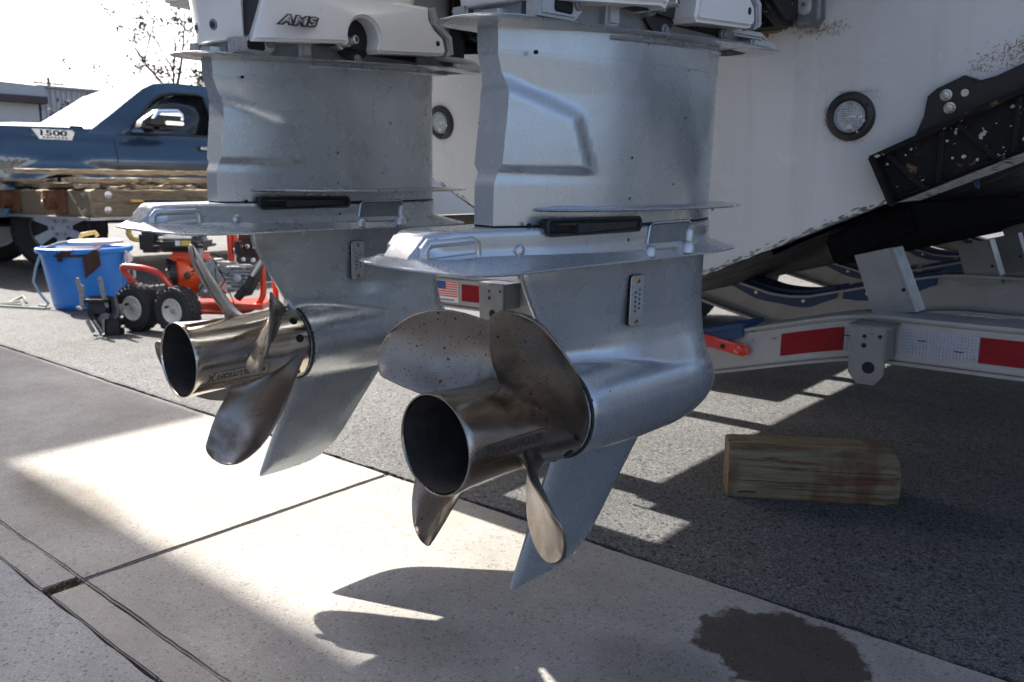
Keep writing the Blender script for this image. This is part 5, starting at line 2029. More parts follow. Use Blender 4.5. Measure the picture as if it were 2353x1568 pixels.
# mirror
g = G()
g.box((0.10, 4.16, 1.345), (0.24, 0.10, 0.07), bev=0.02)
g.prism([(4.00, 1.345), (4.02, 1.405), (4.16, 1.50), (4.40, 1.515), (4.445, 1.47), (4.44, 1.385), (4.36, 1.345), (4.14, 1.330)], 'X', 0.06, 0.26, 0.04, 3)
mr_ = g.build("mirror", "truck_trim", truck, smooth=45)
g = G()
g.prism([(4.10, 1.43), (4.17, 1.515), (4.385, 1.530), (4.44, 1.49), (4.44, 1.43)], 'X', 0.10, 0.275, 0.035, 3)
g.box((0.26, 4.33, 1.395), (0.03, 0.20, 0.035), bev=0.01)
g.build("mirror_cap", "chrome", mr_, smooth=45)
# wiper tray and antenna-side details
g = G()
g.box((-1.0, 3.55, 1.335), (1.7, 0.12, 0.03), bev=0.01)
g.build("wiper_cowl", "truck_trim", truck)
# wheels
tp2 = [(-0.125, 0.255), (-0.14, 0.30), (-0.135, 0.375), (-0.115, 0.400), (-0.06, 0.408), (0.06, 0.408), (0.115, 0.400), (0.135, 0.375), (0.14, 0.30), (0.125, 0.255)]
first = None
for (x, y, st_) in ((-0.12, AX, -22), (-0.12, RX, 0), (-1.88, AX, -22), (-1.88, RX, 0)):
    if first is None:
        g = G()
        g.lathe(tp2, Matrix.Rotation(rad(-90), 4, 'Z'), 48, caps=False)
        for k in range(40):
            a = 2 * pi * k / 40
            for xx in (-0.10, -0.055, 0.055, 0.10):
                g.box((xx, 0.408 * sin(a + xx), 0.408 * cos(a + xx)), (0.036, 0.040, 0.012), rot=Matrix.Rotation(-a - xx, 3, 'X') @ Matrix.Rotation(rad(20), 3, 'Z'))
        first = g.build("wheel", "tyre_rubber", truck, smooth=30)
        g = G()
        g.lathe([(0.04, 0.10), (0.055, 0.105), (0.055, 0.03)], Matrix.Rotation(rad(-90), 4, 'Z'), 24)
        g.lathe([(-0.12, 0.262), (0.115, 0.262), (0.125, 0.255), (0.105, 0.238), (0.02, 0.232), (-0.12, 0.23)], Matrix.Rotation(rad(-90), 4, 'Z'), 40)
        for k in range(6):
            a = 2 * pi * k / 6
            rm = Matrix.Rotation(-a, 4, 'X')
            g.prism([(-0.035, 0.07), (0.035, 0.07), (0.042, 0.17), (0.050, 0.245), (-0.050, 0.245), (-0.042, 0.17)], 'X', 0.045, 0.095, 0.01, 2, M=rm)
        rimt = g.build("rim", "rim_silver", first, smooth=40)
        lugs = []
        for k in range(6):
            a = 2 * pi * (k + 0.5) / 6
            g = G()
            g.lathe([(0.0, 0.013), (0.03, 0.013), (0.036, 0.008)], Matrix.Translation((0.05, 0.068 * sin(a), 0.068 * cos(a))) @ Matrix.Rotation(rad(-90), 4, 'Z'), 8)
            lugs.append(g.build("lug_nut", "galvanised", first))
        g = G()
        g.disc((-0.03, 0, 0), (1, 0, 0), 0.23, 0.02, 28)
        brk = g.build("brake_disc", "truck_trim", first)
        w = first
    else:
        w = share("wheel", first, truck)
        share("rim", rimt, w)
        for lug in lugs:
            share("lug_nut", lug, w)
        share("brake_disc", brk, w)
    w.location = (x, y, 0.408)
    w.rotation_euler = (0, 0, rad(st_) + (pi if x < -1 else 0))
g = G()
for y in (AX, RX):
    g.prism([(y - 0.56, 0.45), (y - 0.56, 0.95), (y + 0.56, 0.95), (y + 0.56, 0.45)], 'X', -0.42, -0.40)
    g.box((-1.0, y, 0.72), (1.12, 1.1, 0.52))
g.box((-1.0, 5.0, 0.50), (1.2, 5.0, 0.16))
g.build("chassis", "truck_trim", truck)

# a parked car far behind, seen between the outboards
car = thing("parked_car", "silver parked car glimpsed far behind, between the two outboard motors", "car", loc=(-11.0, 11.2, 0))
car.rotation_euler = (0, 0, rad(-25))
prof = [(-2.2, 0.28), (2.2, 0.28), (2.25, 0.62), (2.1, 0.78), (1.1, 0.92), (-1.9, 0.95), (-2.25, 0.80)]
G().prism(prof, 'X', -0.88, 0.88, 0.06, 3).build("body", "car_silver", car, smooth=40)
g = G()
top = [(1.2, 0.92), (0.35, 1.40), (-0.3, 1.46), (-1.2, 1.42), (-1.95, 0.95)]
g.loft([[(-0.80, y, z) for (y, z) in top], [(-0.62, y * 0.96, z) for (y, z) in top], [(0.62, y * 0.96, z) for (y, z) in top], [(0.80, y, z) for (y, z) in top]])
g.build("cabin_glass", "sign_dark", car, smooth=40)
g = G()
tp_ = [(0.42, 1.40), (-0.3, 1.475), (-1.25, 1.44)]
g.prism(tp_ + [(y, z + 0.03) for (y, z) in reversed(tp_)], 'X', -0.70, 0.70, 0.01)
for s in (-1, 1):
    g.tube([(0.80 * s, 1.2, 0.93), (0.72 * s, 0.4, 1.42), (0.71 * s, -0.3, 1.48), (0.72 * s, -1.25, 1.44), (0.80 * s, -1.95, 0.96)], 0.05, 6)
g.build("roof", "car_silver", car, smooth=40)
for (x, y) in ((0.80, 1.35), (0.80, -1.35), (-0.80, 1.35), (-0.80, -1.35)):
    g = G()
    g.lathe([(-0.1, 0.18), (-0.11, 0.30), (-0.09, 0.32), (0.09, 0.32), (0.11, 0.30), (0.1, 0.18)], Matrix.Translation((x, y, 0.32)) @ Matrix.Rotation(rad(-90), 4, 'Z'), 24)
    w = g.build("wheel", "tyre_rubber", car, smooth=40)

# ================================================================== OLD TIMBER DECK (rear corner of a flat timber-bedded trailer)
deck = thing("timber_deck", "old mossy timber deck on a metal edge with rotten boards on top", "timber deck", loc=(-6.70, 2.83, 0))
def rough_beam(x0, y0, z0, x1, y1, z1, m, name, seed, seg=0.12, amp=0.006, par=None):
    r = random.Random(seed)
    lx, ly = x1 - x0, y1 - y0
    along_y = abs(ly) > abs(lx)
    n = max(4, int((abs(ly) if along_y else abs(lx)) / seg))
    g = G()
    rings = []
    for i in range(n + 1):
        k = i / n
        j = lambda: r.uniform(-amp, amp)
        if along_y:
            y = y0 + ly * k
            rings.append([(x0 + j(), y, z0 + j()), (x1 + j(), y, z0 + j()), (x1 + j(), y, (z0 + z1) / 2), (x1 + j(), y, z1 - 0.008 + j()), (x1 - 0.01, y, z1 + j()), (x0 + j(), y, z1 + j())])
        else:
            x = x0 + lx * k
            rings.append([(x, y0 + j(), z0 + j()), (x, y0 + j(), (z0 + z1) / 2), (x, y0 + j(), z1 - 0.008 + j()), (x, y0 + 0.01, z1 + j()), (x, y1 + j(), z1 + j()), (x, y1 + j(), z0 + j())])
    g.loft(rings)
    return g.build(name, m, par or deck, smooth=30)
rough_beam(-0.06, 0.045, 0.572, 0.0, 3.3, 0.785, "old_timber", "beam", 1)
rough_beam(-3.2, 0.0, 0.572, 0.0, 0.042, 0.785, "old_timber", "beam", 2)
g = G()
g.box((-0.03, 1.65, 0.560), (0.11, 3.4, 0.022))
g.box((-1.6, 0.02, 0.560), (3.3, 0.11, 0.022))
for k in range(5):
    g.box((0.028, 0.55 + k * 0.62, 0.575), (0.008, 0.012, 0.05))
g.build("edge_channel", "galvanised", deck, smooth=30)
# deck boards: (x, y0, y1, z, width)
bs = [(-0.35, -0.02, 3.3, 0.842, 0.24, "plank_timber"), (-0.75, -0.30, 3.25, 0.915, 0.22, "plank_timber"), (-0.80, 0.0, 3.25, 0.80, 0.20, "old_timber"), (-1.15, 0.05, 3.25, 0.80, 0.24, "old_timber"),
      (-1.5, 0.02, 3.25, 0.81, 0.22, "old_timber"), (-1.9, -0.03, 3.25, 0.81, 0.22, "old_timber"), (-2.35, 0.04, 3.25, 0.805, 0.25, "old_timber"), (-2.8, 0.0, 3.25, 0.81, 0.25, "old_timber")]
for i, (x, a, b_, z, w, m) in enumerate(bs):
    rough_beam(x - w / 2, a, z, x + w / 2, b_, z + 0.042, m, "plank", 20 + i, 0.09, 0.005)
for i, (x, a, b_, z, w) in enumerate(((-0.16, 0.42, 0.78, 0.79, 0.10), (-0.13, 0.20, 0.36, 0.786, 0.08), (-0.20, -0.02, 0.14, 0.80, 0.1), (-1.55, -0.10, 0.35, 0.855, 0.12), (-0.12, 0.72, 0.90, 0.788, 0.12), (-0.16, 1.3, 1.9, 0.79, 0.09))):
    rough_beam(x - w / 2, a, z, x + w / 2, b_, z + 0.03, "plank_timber", "board_scrap", 60 + i, 0.05, 0.008)
g = G()
rr = random.Random(6)
for i in range(160):
    c = V((rr.uniform(-0.9, -0.05), rr.uniform(-0.05, 2.0), rr.uniform(0.79, 0.88)))
    s = rr.uniform(0.006, 0.03)
    vs = [c + V((rr.uniform(-s, s), rr.uniform(-s, s) * 2, rr.uniform(-s, s) * 0.6)) for _ in range(4)]
    g.add(vs, [(0, 1, 2), (0, 2, 3), (0, 3, 1), (1, 2, 3)])
tag(g.build("rotten_chips", "debris", deck, smooth=None), kind="stuff")
# rollers with plates on the aft beam, bolts on the side beam
for x in (-0.64, -1.62):
    g = G()
    g.box((x + 0.06, -0.012, 0.69), (0.30, 0.02, 0.19), bev=0.003)
    pl = g.build("roller_plate", "rust", deck)
    g = G()
    g.lathe([(-0.02, 0.05), (-0.03, 0.082), (0.045, 0.082), (0.05, 0.06), (0.05, 0.022), (0.065, 0.022), (0.068, 0.012)], Matrix.Translation((x, -0.05, 0.70)) @ Matrix.Rotation(rad(180), 4, 'Z'), 24)
    g.build("roller", "rust", pl, smooth=40)
    g = G()
    g.lathe([(0.0, 0.018), (0.012, 0.014)], Matrix.Translation((x, -0.115, 0.685)) @ Matrix.Rotation(rad(180), 4, 'Z'), 8)
    g.build("bolt", "steel_bolt", pl)
for (y, z) in ((0.135, 0.745), (0.125, 0.625)):
    g = G()
    g.disc((0.002, y, z), (1, 0, 0), 0.030, 0.006, 18, bev=0.002)
    g.disc((0.006, y, z), (1, 0, 0), 0.017, 0.014, 6, bev=0.003)
    g.build("bolt", "steel_bolt", deck, smooth=40)
for (x, z) in ((-0.10, 0.745), (-0.10, 0.62), (-1.80, 0.745), (-1.8, 0.61), (-0.46, 0.76), (-0.50, 0.765)):
    g = G()
    g.disc((x, -0.004, z), (0, -1, 0), 0.022, 0.006, 12, bev=0.002)
    g.disc((x, -0.008, z), (0, -1, 0), 0.013, 0.014, 6, bev=0.003)
    g.build("bolt", "galvanised", deck, smooth=40)
# legs / stands outside the view keep it off the ground
for (x, y) in ((-0.3, 3.1), (-2.8, 3.1), (-2.8, 0.6)):
    g = G()
    g.box((x, y, 0.27), (0.10, 0.10, 0.55), bev=0.006)
    g.build("stand", "rust", deck)
g = G()
g.tube([(-3.25, 0.02, 0.56), (-2.2, -0.25, 0.50), (-1.9, -0.1, 0.552)], 0.015, 8)
g.build("tow_bar", "galvanised", deck)

# loose lance lying against the deck side
wd = thing("spray_lance", "black spray lance with a brass tip resting along the timber deck edge", "spray lance", loc=(-6.62, 3.15, 0.690))
g = G()
g.tube([(0, 0.06, 0.0), (0, 0.10, 0.002), (0, 0.60, -0.012), (0, 1.2, -0.03)], 0.018, 10)
g.build("grip", "black_rubber", wd, smooth=50)
g = G()
g.tube([(0, -0.05, 0.004), (0, 0.01, 0.002), (0, 0.07, 0.0)], [0.012, 0.014, 0.012], 8)
g.build("tip", "brass", wd, smooth=50)

# yellow hose coil hanging under the deck
hs = thing("hose_coil", "coiled yellow hose hanging under the timber deck above the pressure washer", "hose", loc=(-6.55, 3.10, 0.47))
def coil(cx, cz, r, turns, w, n=20):
    pts = []
    for k in range(int(turns * n)):
        a = 2 * pi * k / n
        pts.append((0.03 * sin(k * 0.7) + 0.05 * k / (turns * n), cx + r * cos(a), cz + r * sin(a)))
    return pts
g = G()
g.tube(coil(0.0, 0.0, 0.082, 3.4, 0.1), 0.017, 8)
g.build("coil", "yellow_hose", hs, smooth=60)
g = G()
g.tube(coil(0.20, 0.035, 0.078, 3.2, 0.1), 0.017, 8)
g.tube([(0.03, 0.08, 0.03), (0.0, 0.1, 0.09), (-0.02, 0.1, 0.105)], 0.015, 8)
g.build("coil", "yellow_hose", hs, smooth=60)

# ================================================================== BLUE TUB
tub = thing("blue_tub", "blue plastic tub with rope handles and a brown cloth over its rim", "tub", loc=(-5.81, 2.385, 0))
g = G()
g.lathe([(0.0, 0.02), (0.0, 0.205), (0.012, 0.218), (0.05, 0.224), (0.30, 0.262), (0.372, 0.272), (0.376, 0.292), (0.395, 0.300), (0.408, 0.296), (0.412, 0.284), (0.402, 0.270), (0.30, 0.255), (0.02, 0.214), (0.015, 0.02)], Matrix.Rotation(rad(90), 4, 'X'), 56)
tb = g.build("body", "tub_blue", tub, smooth=40)
U = V((0.764, 0.645, 0)); D_ = V((-0.645, 0.764, 0))      # along the picture, and away from the camera
g = G()
p0 = -U * 0.302 + V((0, 0, 0.385))
g.tube([p0 + U * 0.02 + V((0, 0, -0.02)), p0 - U * 0.004 + V((0, 0, 0.005)), p0 + U * 0.02 + V((0, 0, 0.012))], 0.022, 8)
g.build("handle_lug", "tub_blue", tub, smooth=60)
g = G()
g.tube([p0 - U * 0.005 + V((0, 0, -0.03)), p0 - U * 0.035 - D_ * 0.02 + V((0, 0, -0.12)), p0 - U * 0.055 - D_ * 0.03 + V((0, 0, -0.21)), p0 - U * 0.02 - D_ * 0.04 + V((0, 0, -0.28)), p0 + U * 0.025 - D_ * 0.05 + V((0, 0, -0.335)),
        p0 + U * 0.045 - D_ * 0.05 + V((0, 0, -0.36)), p0 + U * 0.03 - D_ * 0.06 + V((0, 0, -0.375)), p0 - U * 0.02 - D_ * 0.05 + V((0, 0, -0.372))], 0.0085, 8)
g.tube([p0 + U * 0.03 + V((0, 0, 0.012)), p0 + U * 0.10 + D_ * 0.06 + V((0, 0, 0.045)), p0 + U * 0.19 + D_ * 0.1 + V((0, 0, 0.055)), p0 + U * 0.24 + D_ * 0.1 + V((0, 0, 0.055))], 0.0085, 8)
g.build("rope_handle", "rope_grey", tub, smooth=60)
g = G()
g.tube([(p0 + U * 0.225 + D_ * 0.1 + V((0, 0, 0.03))), p0 + U * 0.225 + D_ * 0.1 + V((0, 0, 0.075)), p0 + U * 0.24 + D_ * 0.1 + V((0, 0, 0.10)), p0 + U * 0.33 + D_ * 0.1 + V((0, 0, 0.115)), p0 + U * 0.345 + D_ * 0.1 + V((0, 0, 0.09))], 0.014, 8)
g.build("rope_loop", "rope_yellow", tub, smooth=60)
cl = thing("brown_cloth", "dark brown cloth hanging from a pale round board on top of the blue tub", "cloth", loc=(-5.81, 2.385, 0.415))
g = G()
Mo = Matrix.Translation(U * 0.08) @ Matrix.Rotation(rad(40.2), 4, 'Z') @ Matrix.Rotation(rad(90), 4, 'X')
g.lathe([(0.012, 0.02), (0.012, 0.165), (0.020, 0.17), (0.034, 0.17), (0.040, 0.16), (0.040, 0.02)], Mo, 40)
g.build("board", "cream_wood", cl, smooth=40)
g = G()
def flap(u0, u1, z1, n=10, lean=0.0):
    rows = []
    for i in range(9):
        k = i / 8
        row = []
        for j in range(n + 1):
            t = j / n
            u = u0 + (u1 - u0) * t
            zz = 0.012 + (z1 - 0.012) * k * (1.0 + lean * (t - 0.5))
            out = -math.sqrt(max(0.0, 0.308 ** 2 - min(0.30, abs(u)) ** 2)) + 0.022 * k + 0.006 * sin(9 * t + 3 * k)
            row.append(U * u + D_ * out * (0.75 + 0.25 * min(1, k * 3)) + V((0, 0, zz)))
        rows.append(row)
    back = [[p + D_ * 0.006 for p in r_] for r_ in rows]
    g.loft([r_ + list(reversed(b_)) for r_, b_ in zip(rows, back)])
flap(-0.06, 0.20, -0.055)
flap(-0.04, -0.005, -0.085, 4)
flap(0.12, 0.205, -0.155, 6, -0.5)
g.build("cloth", "brown_cloth", cl, smooth=60)
# white trigger nozzle hooked on the tub's right rim
nz = thing("spray_nozzle", "small white trigger nozzle hooked on the rim of the blue tub", "nozzle", loc=tuple(V((-5.81, 2.385, 0.0)) + U * 0.30 - D_ * 0.03))
g = G()
g.box((0.0, 0.0, 0.335), (0.05, 0.05, 0.07), bev=0.012)
g.box((-0.012, -0.01, 0.385), (0.022, 0.022, 0.05), rot=Matrix.Rotation(rad(-18), 3, 'Y'), bev=0.006)
g.build("body", "white_plastic", nz, smooth=40)
g = G()
g.tube([(0.0, 0.0, 0.30), (-0.01, 0.0, 0.22)], 0.010, 8)
g.tube([(0.03, 0.02, 0.30), (0.03, 0.02, 0.20)], 0.012, 8)
g.build("lever", "galvanised", nz, smooth=50)
# rope on the ground left of the tub
rp = G()
rp.tube([(-6.30, 2.02, 0.012), (-6.22, 2.10, 0.03), (-6.16, 2.07, 0.012), (-6.27, 2.04, 0.012), (-6.35, 1.95, 0.010), (-6.2, 1.98, 0.01), (-5.98, 2.07, 0.01), (-5.86, 2.12, 0.01)], 0.008, 6)
rp.tube([(-6.3, 2.04, 0.01), (-6.24, 2.12, 0.06), (-6.19, 2.12, 0.015)], 0.010, 6)
tag(rp.build("mooring_rope", "rope_grey", smooth=60), "pale rope lying loose on the ground beside the blue tub", "rope")

# ================================================================== BLACK STEEL BRACKET
bb = thing("steel_bracket", "black steel bracket with bare metal straps standing before the blue tub", "bracket", M=Matrix.Translation((-4.66, 1.93, 0)) @ Matrix.Rotation(rad(40.2), 4, 'Z'))
# local x = along the picture, y = away
g = G()
g.box((0.015, 0.06, 0.155), (0.12, 0.10, 0.10), rot=Matrix.Rotation(rad(-12), 3, 'X'), bev=0.012)
g.box((0.015, 0.02, 0.185), (0.13, 0.06, 0.02), bev=0.004)
g.tube([(0.09, 0.05, 0.20), (0.11, 0.03, 0.12), (0.10, 0.0, 0.07)], 0.028, 10)
g.box((0.115, -0.02, 0.045), (0.085, 0.06, 0.088), bev=0.004)
g.prism([(-0.055, 0.145), (-0.04, 0.145), (0.02, 0.045), (0.10, 0.02), (0.10, 0.0), (0.0, 0.0), (-0.055, 0.10)], 'Y', 0.03, 0.10, 0.004)
g.build("bracket_body", "black_steel", bb, smooth=35)
g = G()
g.prism([(-0.085, 0.30), (-0.078, 0.315), (-0.066, 0.312), (-0.060, 0.28), (-0.045, 0.27), (-0.042, 0.235), (-0.05, 0.15), (-0.075, 0.15), (-0.072, 0.23)], 'Y', -0.008, 0.006, 0.002)
g.box((-0.062, -0.02, 0.150), (0.035, 0.05, 0.012), rot=Matrix.Rotation(rad(30), 3, 'Y'), bev=0.002)
g.build("strap", "scraped_metal", bb, smooth=40)
g = G()
g.prism([(0.035, 0.31), (0.045, 0.322), (0.056, 0.31), (0.066, 0.23), (0.082, 0.15), (0.066, 0.15), (0.045, 0.22)], 'Y', 0.0, 0.014, 0.002)
g.box((0.135, 0.03, 0.125), (0.022, 0.012, 0.08), bev=0.003)
g.build("strap", "scraped_metal", bb, smooth=40)
g = G()
g.tube([(0.015, -0.04, 0.085), (0.072, -0.06, 0.012)], 0.0065, 6)
g.tube([(0.072, -0.06, 0.012), (0.078, -0.06, 0.095)], 0.0065, 6)
g.box((-0.022, -0.01, 0.045), (0.02, 0.012, 0.075), rot=Matrix.Rotation(rad(-25), 3, 'Y'), bev=0.002)
g.build("bare_edge", "scraped_metal", bb, smooth=40)
for (x, y, z) in ((0.16, -0.02, 0.10), (0.17, -0.04, 0.05), (0.074, -0.07, 0.012)):
    g = G()
    g.disc((x, y, z), (0.4, -1, 0.2), 0.009, 0.012, 8, bev=0.002)
    g.build("bolt", "chrome", bb, smooth=40)

# ================================================================== PRESSURE WASHER
PWS = 1.10
pw = thing("pressure_washer", "orange pressure washer with black fuel tank and two knobbly wheels", "pressure washer", M=Matrix.Translation((-4.309, 2.232, 0)) @ Matrix.Rotation(rad(40.2), 4, 'Z') @ Matrix.Scale(PWS, 4))
# local x along the picture, y away from the camera, z up
def pwheel(x, y, yaw):
    M = Matrix.Translation((x, y, 0.122)) @ Matrix.Rotation(rad(yaw), 4, 'Z')     # axle along local y
    g = G()
    g.lathe([(-0.040, 0.062), (-0.046, 0.075), (-0.046, 0.100), (-0.036, 0.116), (-0.015, 0.121), (0.015, 0.121), (0.036, 0.116), (0.046, 0.100), (0.046, 0.075), (0.040, 0.062)], M, 40, caps=False)
    for k in range(26):
        a = 2 * pi * k / 26
        for j, yy in enumerate((-0.036, -0.018, 0.0, 0.018, 0.036)):
            aa = a + (pi / 26 if j % 2 else 0)
            rr_ = 0.120 if abs(yy) < 0.03 else 0.113
            g.box(M @ V((rr_ * sin(aa), yy, rr_ * cos(aa))), (0.016, 0.012, 0.009), rot=M.to_3x3() @ Matrix.Rotation(aa, 3, 'Y'))
    w = g.build("wheel", "tyre_rubber", pw, smooth=30)
    g = G()
    g.lathe([(0.03, 0.02), (0.03, 0.064), (-0.042, 0.064), (-0.045, 0.060), (-0.034, 0.054), (-0.026, 0.040), (-0.024, 0.022), (-0.032, 0.018), (-0.032, 0.004)], M, 32)
    g.build("rim", "rim_cream", w, smooth=40)
    g = G()
    g.lathe([(-0.031, 0.013), (-0.040, 0.012), (-0.042, 0.008)], M, 12)
    g.build("axle_cap", "galvanised", w, smooth=40)
    g = G()
    g.disc(M @ V((-0.03, -0.034, 0.02)), M.to_3x3() @ V((0, -1, 0)), 0.006, 0.02, 8)
    g.build("valve", "black_rubber", w)
    return w
pwheel(0.0, 0.0, -22)
pwheel(-0.245, 0.10, -22)
# frame tubes
def round_path(pts, r=0.05, n=5):
    out = []
    m = len(pts)
    for i, p in enumerate(pts):
        p = V(p)
        if i in (0, m - 1):
            out.append(p)
            continue
        a, b = V(pts[i - 1]), V(pts[i + 1])
        da, db = (a - p), (b - p)
        rr_ = min(r, da.length * 0.45, db.length * 0.45)
        pa, pb = p + da.normalized() * rr_, p + db.normalized() * rr_
        for k in range(n + 1):
            t = k / n
            out.append(pa * (1 - t) ** 2 + p * 2 * t * (1 - t) + pb * t * t)
    return out
TB = 0.0165
g = G()
g.tube(round_path([(-0.02, 0.08, 0.17), (-0.11, 0.08, 0.30), (-0.19, 0.09, 0.325), (-0.335, 0.12, 0.335), (-0.25, 0.16, 0.20), (-0.15, 0.18, 0.14), (-0.05, 0.18, 0.13)], 0.05), TB, 10)
g.tube(round_path([(-0.02, 0.08, 0.17), (0.02, 0.12, 0.10), (0.20, 0.2, 0.085), (0.31, 0.2, 0.095), (0.375, 0.2, 0.16), (0.375, 0.2, 0.62), (0.375, 0.22, 0.80)], 0.07), TB, 10)
g.tube(round_path([(0.375, 0.42, 0.10), (0.375, 0.42, 0.62), (0.375, 0.42, 0.80)], 0.06), TB, 10)
g.tube(round_path([(0.215, 0.2, 0.30), (0.215, 0.2, 0.66)], 0.05), TB * 0.9, 10)
g.tube(round_path([(0.24, 0.2, 0.42), (0.24, 0.2, 0.53), (0.28, 0.2, 0.575), (0.375, 0.2, 0.585), (0.47, 0.2, 0.56), (0.42, 0.2, 0.46)], 0.06), TB * 0.85, 10)
g.tube(round_path([(-0.05, 0.42, 0.10), (0.20, 0.42, 0.085), (0.375, 0.42, 0.10)], 0.06), TB, 10)
g.tube(round_path([(0.215, 0.2, 0.62), (0.30, 0.2, 0.64), (0.375, 0.2, 0.64)], 0.05), TB * 0.9, 10)
g.box((0.18, 0.28, 0.115), (0.40, 0.26, 0.030), bev=0.005)
g.build("frame", "red_paint", pw, smooth=50)
# engine: recoil shroud, block, head, tank
ME = Matrix.Translation((-0.075, 0.20, 0.275)) @ Matrix.Rotation(rad(58), 4, 'Z')
g = G()
ME2 = Matrix.Translation((-0.06, 0.20, 0.285)) @ Matrix.Rotation(rad(-62), 4, 'Z')
g.lathe([(-0.02, 0.02), (-0.02, 0.09), (-0.012, 0.108), (0.0, 0.112), (0.10, 0.112), (0.12, 0.10), (0.12, 0.02)], ME2, 36)
g.box((0.01, 0.19, 0.375), (0.19, 0.15, 0.05), rot=Matrix.Rotation(rad(6), 3, 'Y'), bev=0.02)
g.build("recoil_shroud", "orange_paint", pw, smooth=45)
g = G()
g.lathe([(-0.055, 0.01), (-0.055, 0.06), (-0.045, 0.083), (-0.015, 0.088), (-0.015, 0.01)], ME2, 28)
for k in range(14):
    a = 2 * pi * k / 14
    c = ME2 @ V((0.066 * sin(a), -0.052, 0.066 * cos(a)))
    g.box(c, (0.010, 0.014, 0.032), rot=ME2.to_3x3() @ Matrix.Rotation(a, 3, 'Y'))
g.build("recoil_grille", "black_plastic", pw, smooth=40)
g = G()
g.box((0.005, 0.075, 0.195), (0.062, 0.006, 0.062), rot=Matrix.Rotation(rad(-4), 3, 'Y'))
g.build("label_plate", "white_plastic", pw)
g = G()
g.disc((0.022, 0.10, 0.285), (0.3, -1, 0.2), 0.017, 0.02, 12, bev=0.006)
g.build("switch_knob", "black_plastic", pw, smooth=40)
g = G()
g.box((-0.02, 0.20, 0.445), (0.24, 0.19, 0.085), bev=0.028, seg=3)
g.box((-0.02, 0.20, 0.432), (0.262, 0.205, 0.014), bev=0.005)
g.build("fuel_tank", "black_plastic", pw, smooth=45)
g = G()
g.box((-0.03, 0.105, 0.478), (0.17, 0.02, 0.012), bev=0.004)
g.disc((-0.02, 0.20, 0.485), (0, 0, 1), 0.03, 0.022, 18, bev=0.006)
g.build("tank_trim", "white_plastic", pw, smooth=40)
for (x, m, w) in ((-0.018, "white_plastic", 0.025), (0.024, "yellow_label", 0.050)):
    g = G()
    g.box((x, 0.1035, 0.451), (w, 0.003, 0.026))
    g.build("tank_label", m, pw)
g = G()
g.box((-0.205, 0.24, 0.45), (0.10, 0.12, 0.11), bev=0.015)
g.build("air_box", "black_plastic", pw, smooth=40)
for x in (0.255, 0.29, 0.325):
    g = G()
    g.disc((x, 0.262, 0.425), (0, -1, 0), 0.013, 0.02, 12, bev=0.004)
    g.build("gauge_knob", "chrome", pw, smooth=40)
g = G()
g.box((0.295, 0.30, 0.425), (0.15, 0.06, 0.12), bev=0.012)
g.box((0.262, 0.19, 0.42), (0.03, 0.05, 0.07), bev=0.006)
g.build("control_panel", "black_plastic", pw, smooth=40)
g = G()
g.tube([(0.375, 0.16, 0.34), (0.36, 0.13, 0.26), (0.33, 0.11, 0.20), (0.27, 0.11, 0.19)], 0.020, 8)
g.build("outlet_hose", "black_rubber", pw, smooth=50)
g = G()
g.box((0.10, 0.22, 0.26), (0.11, 0.14, 0.20), bev=0.01)
g.box((0.19, 0.20, 0.30), (0.10, 0.10, 0.10), bev=0.01)
for k in range(7):
    g.box((0.275, 0.155, 0.22 + k * 0.018), (0.13, 0.09, 0.007), bev=0.001, seg=1)
g.box((0.275, 0.17, 0.275), (0.11, 0.08, 0.12), bev=0.01)
g.disc((0.275, 0.112, 0.272), (0, -1, 0), 0.022, 0.012, 16, bev=0.003)
for x in (0.235, 0.315):
    for z in (0.225, 0.325):
        g.disc((x, 0.112, z), (0, -1, 0), 0.009, 0.014, 10, bev=0.002)
g.lathe([(0.0, 0.014), (0.06, 0.014), (0.06, 0.02), (0.085, 0.02)], Matrix.Translation((0.08, 0.14, 0.36)) @ Matrix.Rotation(rad(90), 4, 'X'), 10)
g.build("engine_block", "engine_grey", pw, smooth=35)
g = G()
for (x, z, r_) in ((0.085, 0.335, 0.011), (0.10, 0.29, 0.013), (0.12, 0.24, 0.010), (0.09, 0.20, 0.012), (0.165, 0.33, 0.01), (0.30, 0.365, 0.011), (0.35, 0.36, 0.012)):
    g = G()
    g.disc((x, 0.145, z), (0.2, -1, 0.1), r_, 0.03, 10, bev=0.003)
    g.build("fitting", "steel_bolt", pw, smooth=40)
g = G()
g.disc((0.17, 0.12, 0.155), (0.2, -1, 0.1), 0.018, 0.02, 14, bev=0.004)
g.build("oil_cap", "yellow_label", pw, smooth=40)
g = G()
for seed in range(6):
    rr = random.Random(seed + 40)
    a = V((rr.uniform(0.05, 0.35), 0.13, rr.uniform(0.2, 0.4)))
    pts = [a]
    for k in range(4):
        pts.append(pts[-1] + V((rr.uniform(-0.05, 0.05), rr.uniform(-0.02, 0.02), rr.uniform(-0.07, 0.03))))
    g.tube(pts, 0.0035, 5)
g.tube([(-0.115, 0.05, 0.27), (-0.13, 0.04, 0.235), (-0.115, 0.04, 0.19), (-0.10, 0.04, 0.22), (-0.105, 0.05, 0.26)], 0.003, 5)
tag(g.build("wiring", "black_rubber", pw), kind="stuff")
g = G()
g.tube([(0.27, 0.10, 0.17), (0.32, 0.09, 0.225)], 0.022, 10)
g.tube([(0.32, 0.09, 0.225), (0.355, 0.09, 0.285)], 0.015, 10)
g.build("lance_grip", "black_rubber", pw, smooth=50)
g = G()
g.tube([(0.335, 0.09, 0.255), (0.46, 0.09, 0.445)], 0.012, 10)
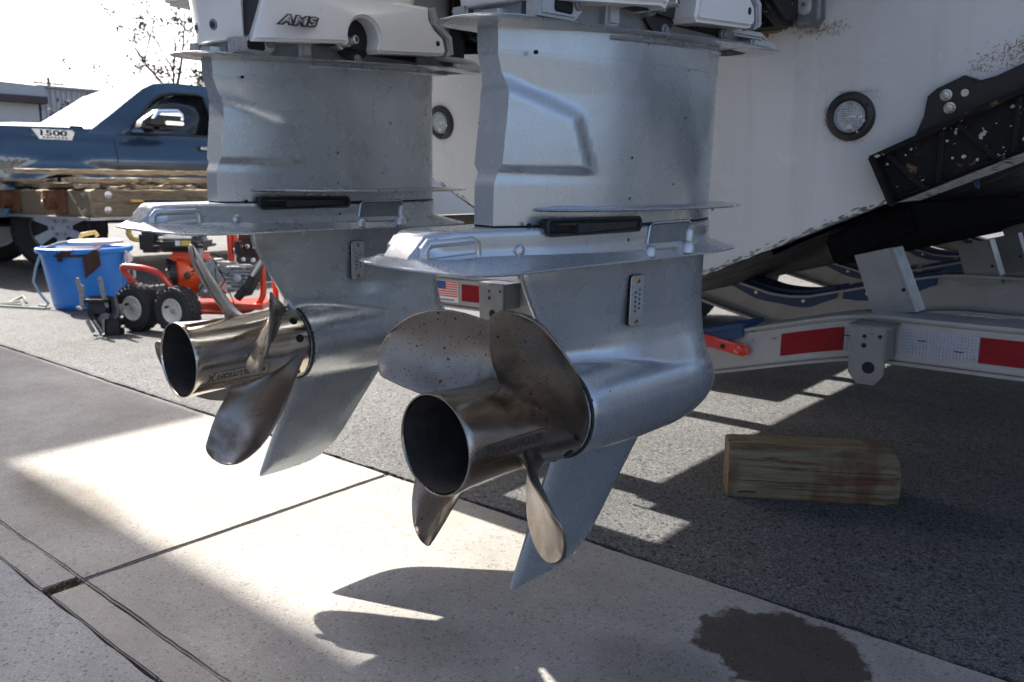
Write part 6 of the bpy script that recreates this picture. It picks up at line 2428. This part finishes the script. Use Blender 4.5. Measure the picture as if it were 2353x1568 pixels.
g.tube([(0.225, 0.22, 0.34), (0.27, 0.2, 0.56)], 0.006, 8)
g.build("lance_tube", "chrome", pw, smooth=50)
g = G()
g.tube(round_path([(0.48, 0.35, 0.15), (0.60, 0.35, 0.15), (0.60, 0.35, 0.30), (0.50, 0.35, 0.30)], 0.05), 0.03, 10)
g.box((0.55, 0.34, 0.10), (0.16, 0.20, 0.17), bev=0.015)
g.build("pump", "black_plastic", pw, smooth=40)
for k, zz in enumerate((0.17, 0.125)):
    g = G()
    g.box((0.53, 0.235, zz - k * 0.02), (0.12 if k else 0.07, 0.012, 0.035 if k else 0.008), bev=0.004)
    g.build("pump_plate", "white_plastic" if k else "chrome", pw)

# ================================================================== dark van added outside the picture to deepen the shade under the hull
van = thing("shade_van", "unseen dark grey van added beside the boat to deepen the shade under it", "van", loc=(4.3, 7.2, 0))
g = G()
prof = [(-2.5, 0.35), (2.2, 0.35), (2.55, 0.5), (2.6, 1.0), (1.9, 1.25), (1.35, 2.0), (1.0, 2.25), (-2.4, 2.3), (-2.55, 2.1)]
g.prism(prof, 'X', -1.0, 1.0, 0.10, 3)
g.build("body", "van_grey", van, smooth=40)
for s_ in (-1, 1):
    g = G()
    g.prism([(0.15, 1.32), (1.62, 1.32), (1.22, 1.95), (0.15, 2.0)], 'X', s_ * 1.0, s_ * 1.008)
    g.build("side_window", "sign_dark", van)
    for y in (1.6, -1.5):
        g = G()
        g.lathe([(-0.11, 0.2), (-0.12, 0.32), (-0.1, 0.35), (0.1, 0.35), (0.12, 0.32), (0.11, 0.2)], Matrix.Translation((s_ * 0.9, y, 0.35)) @ Matrix.Rotation(rad(-90), 4, 'Z'), 28)
        g.build("wheel", "tyre_rubber", van, smooth=40)
g = G()
g.loft([[(-0.85, 1.97, 1.27), (0.85, 1.97, 1.27), (0.78, 1.43, 1.98), (-0.78, 1.43, 1.98)], [(-0.85, 1.985, 1.28), (0.85, 1.985, 1.28), (0.78, 1.445, 1.99), (-0.78, 1.445, 1.99)]])
g.build("windshield", "sign_dark", van)
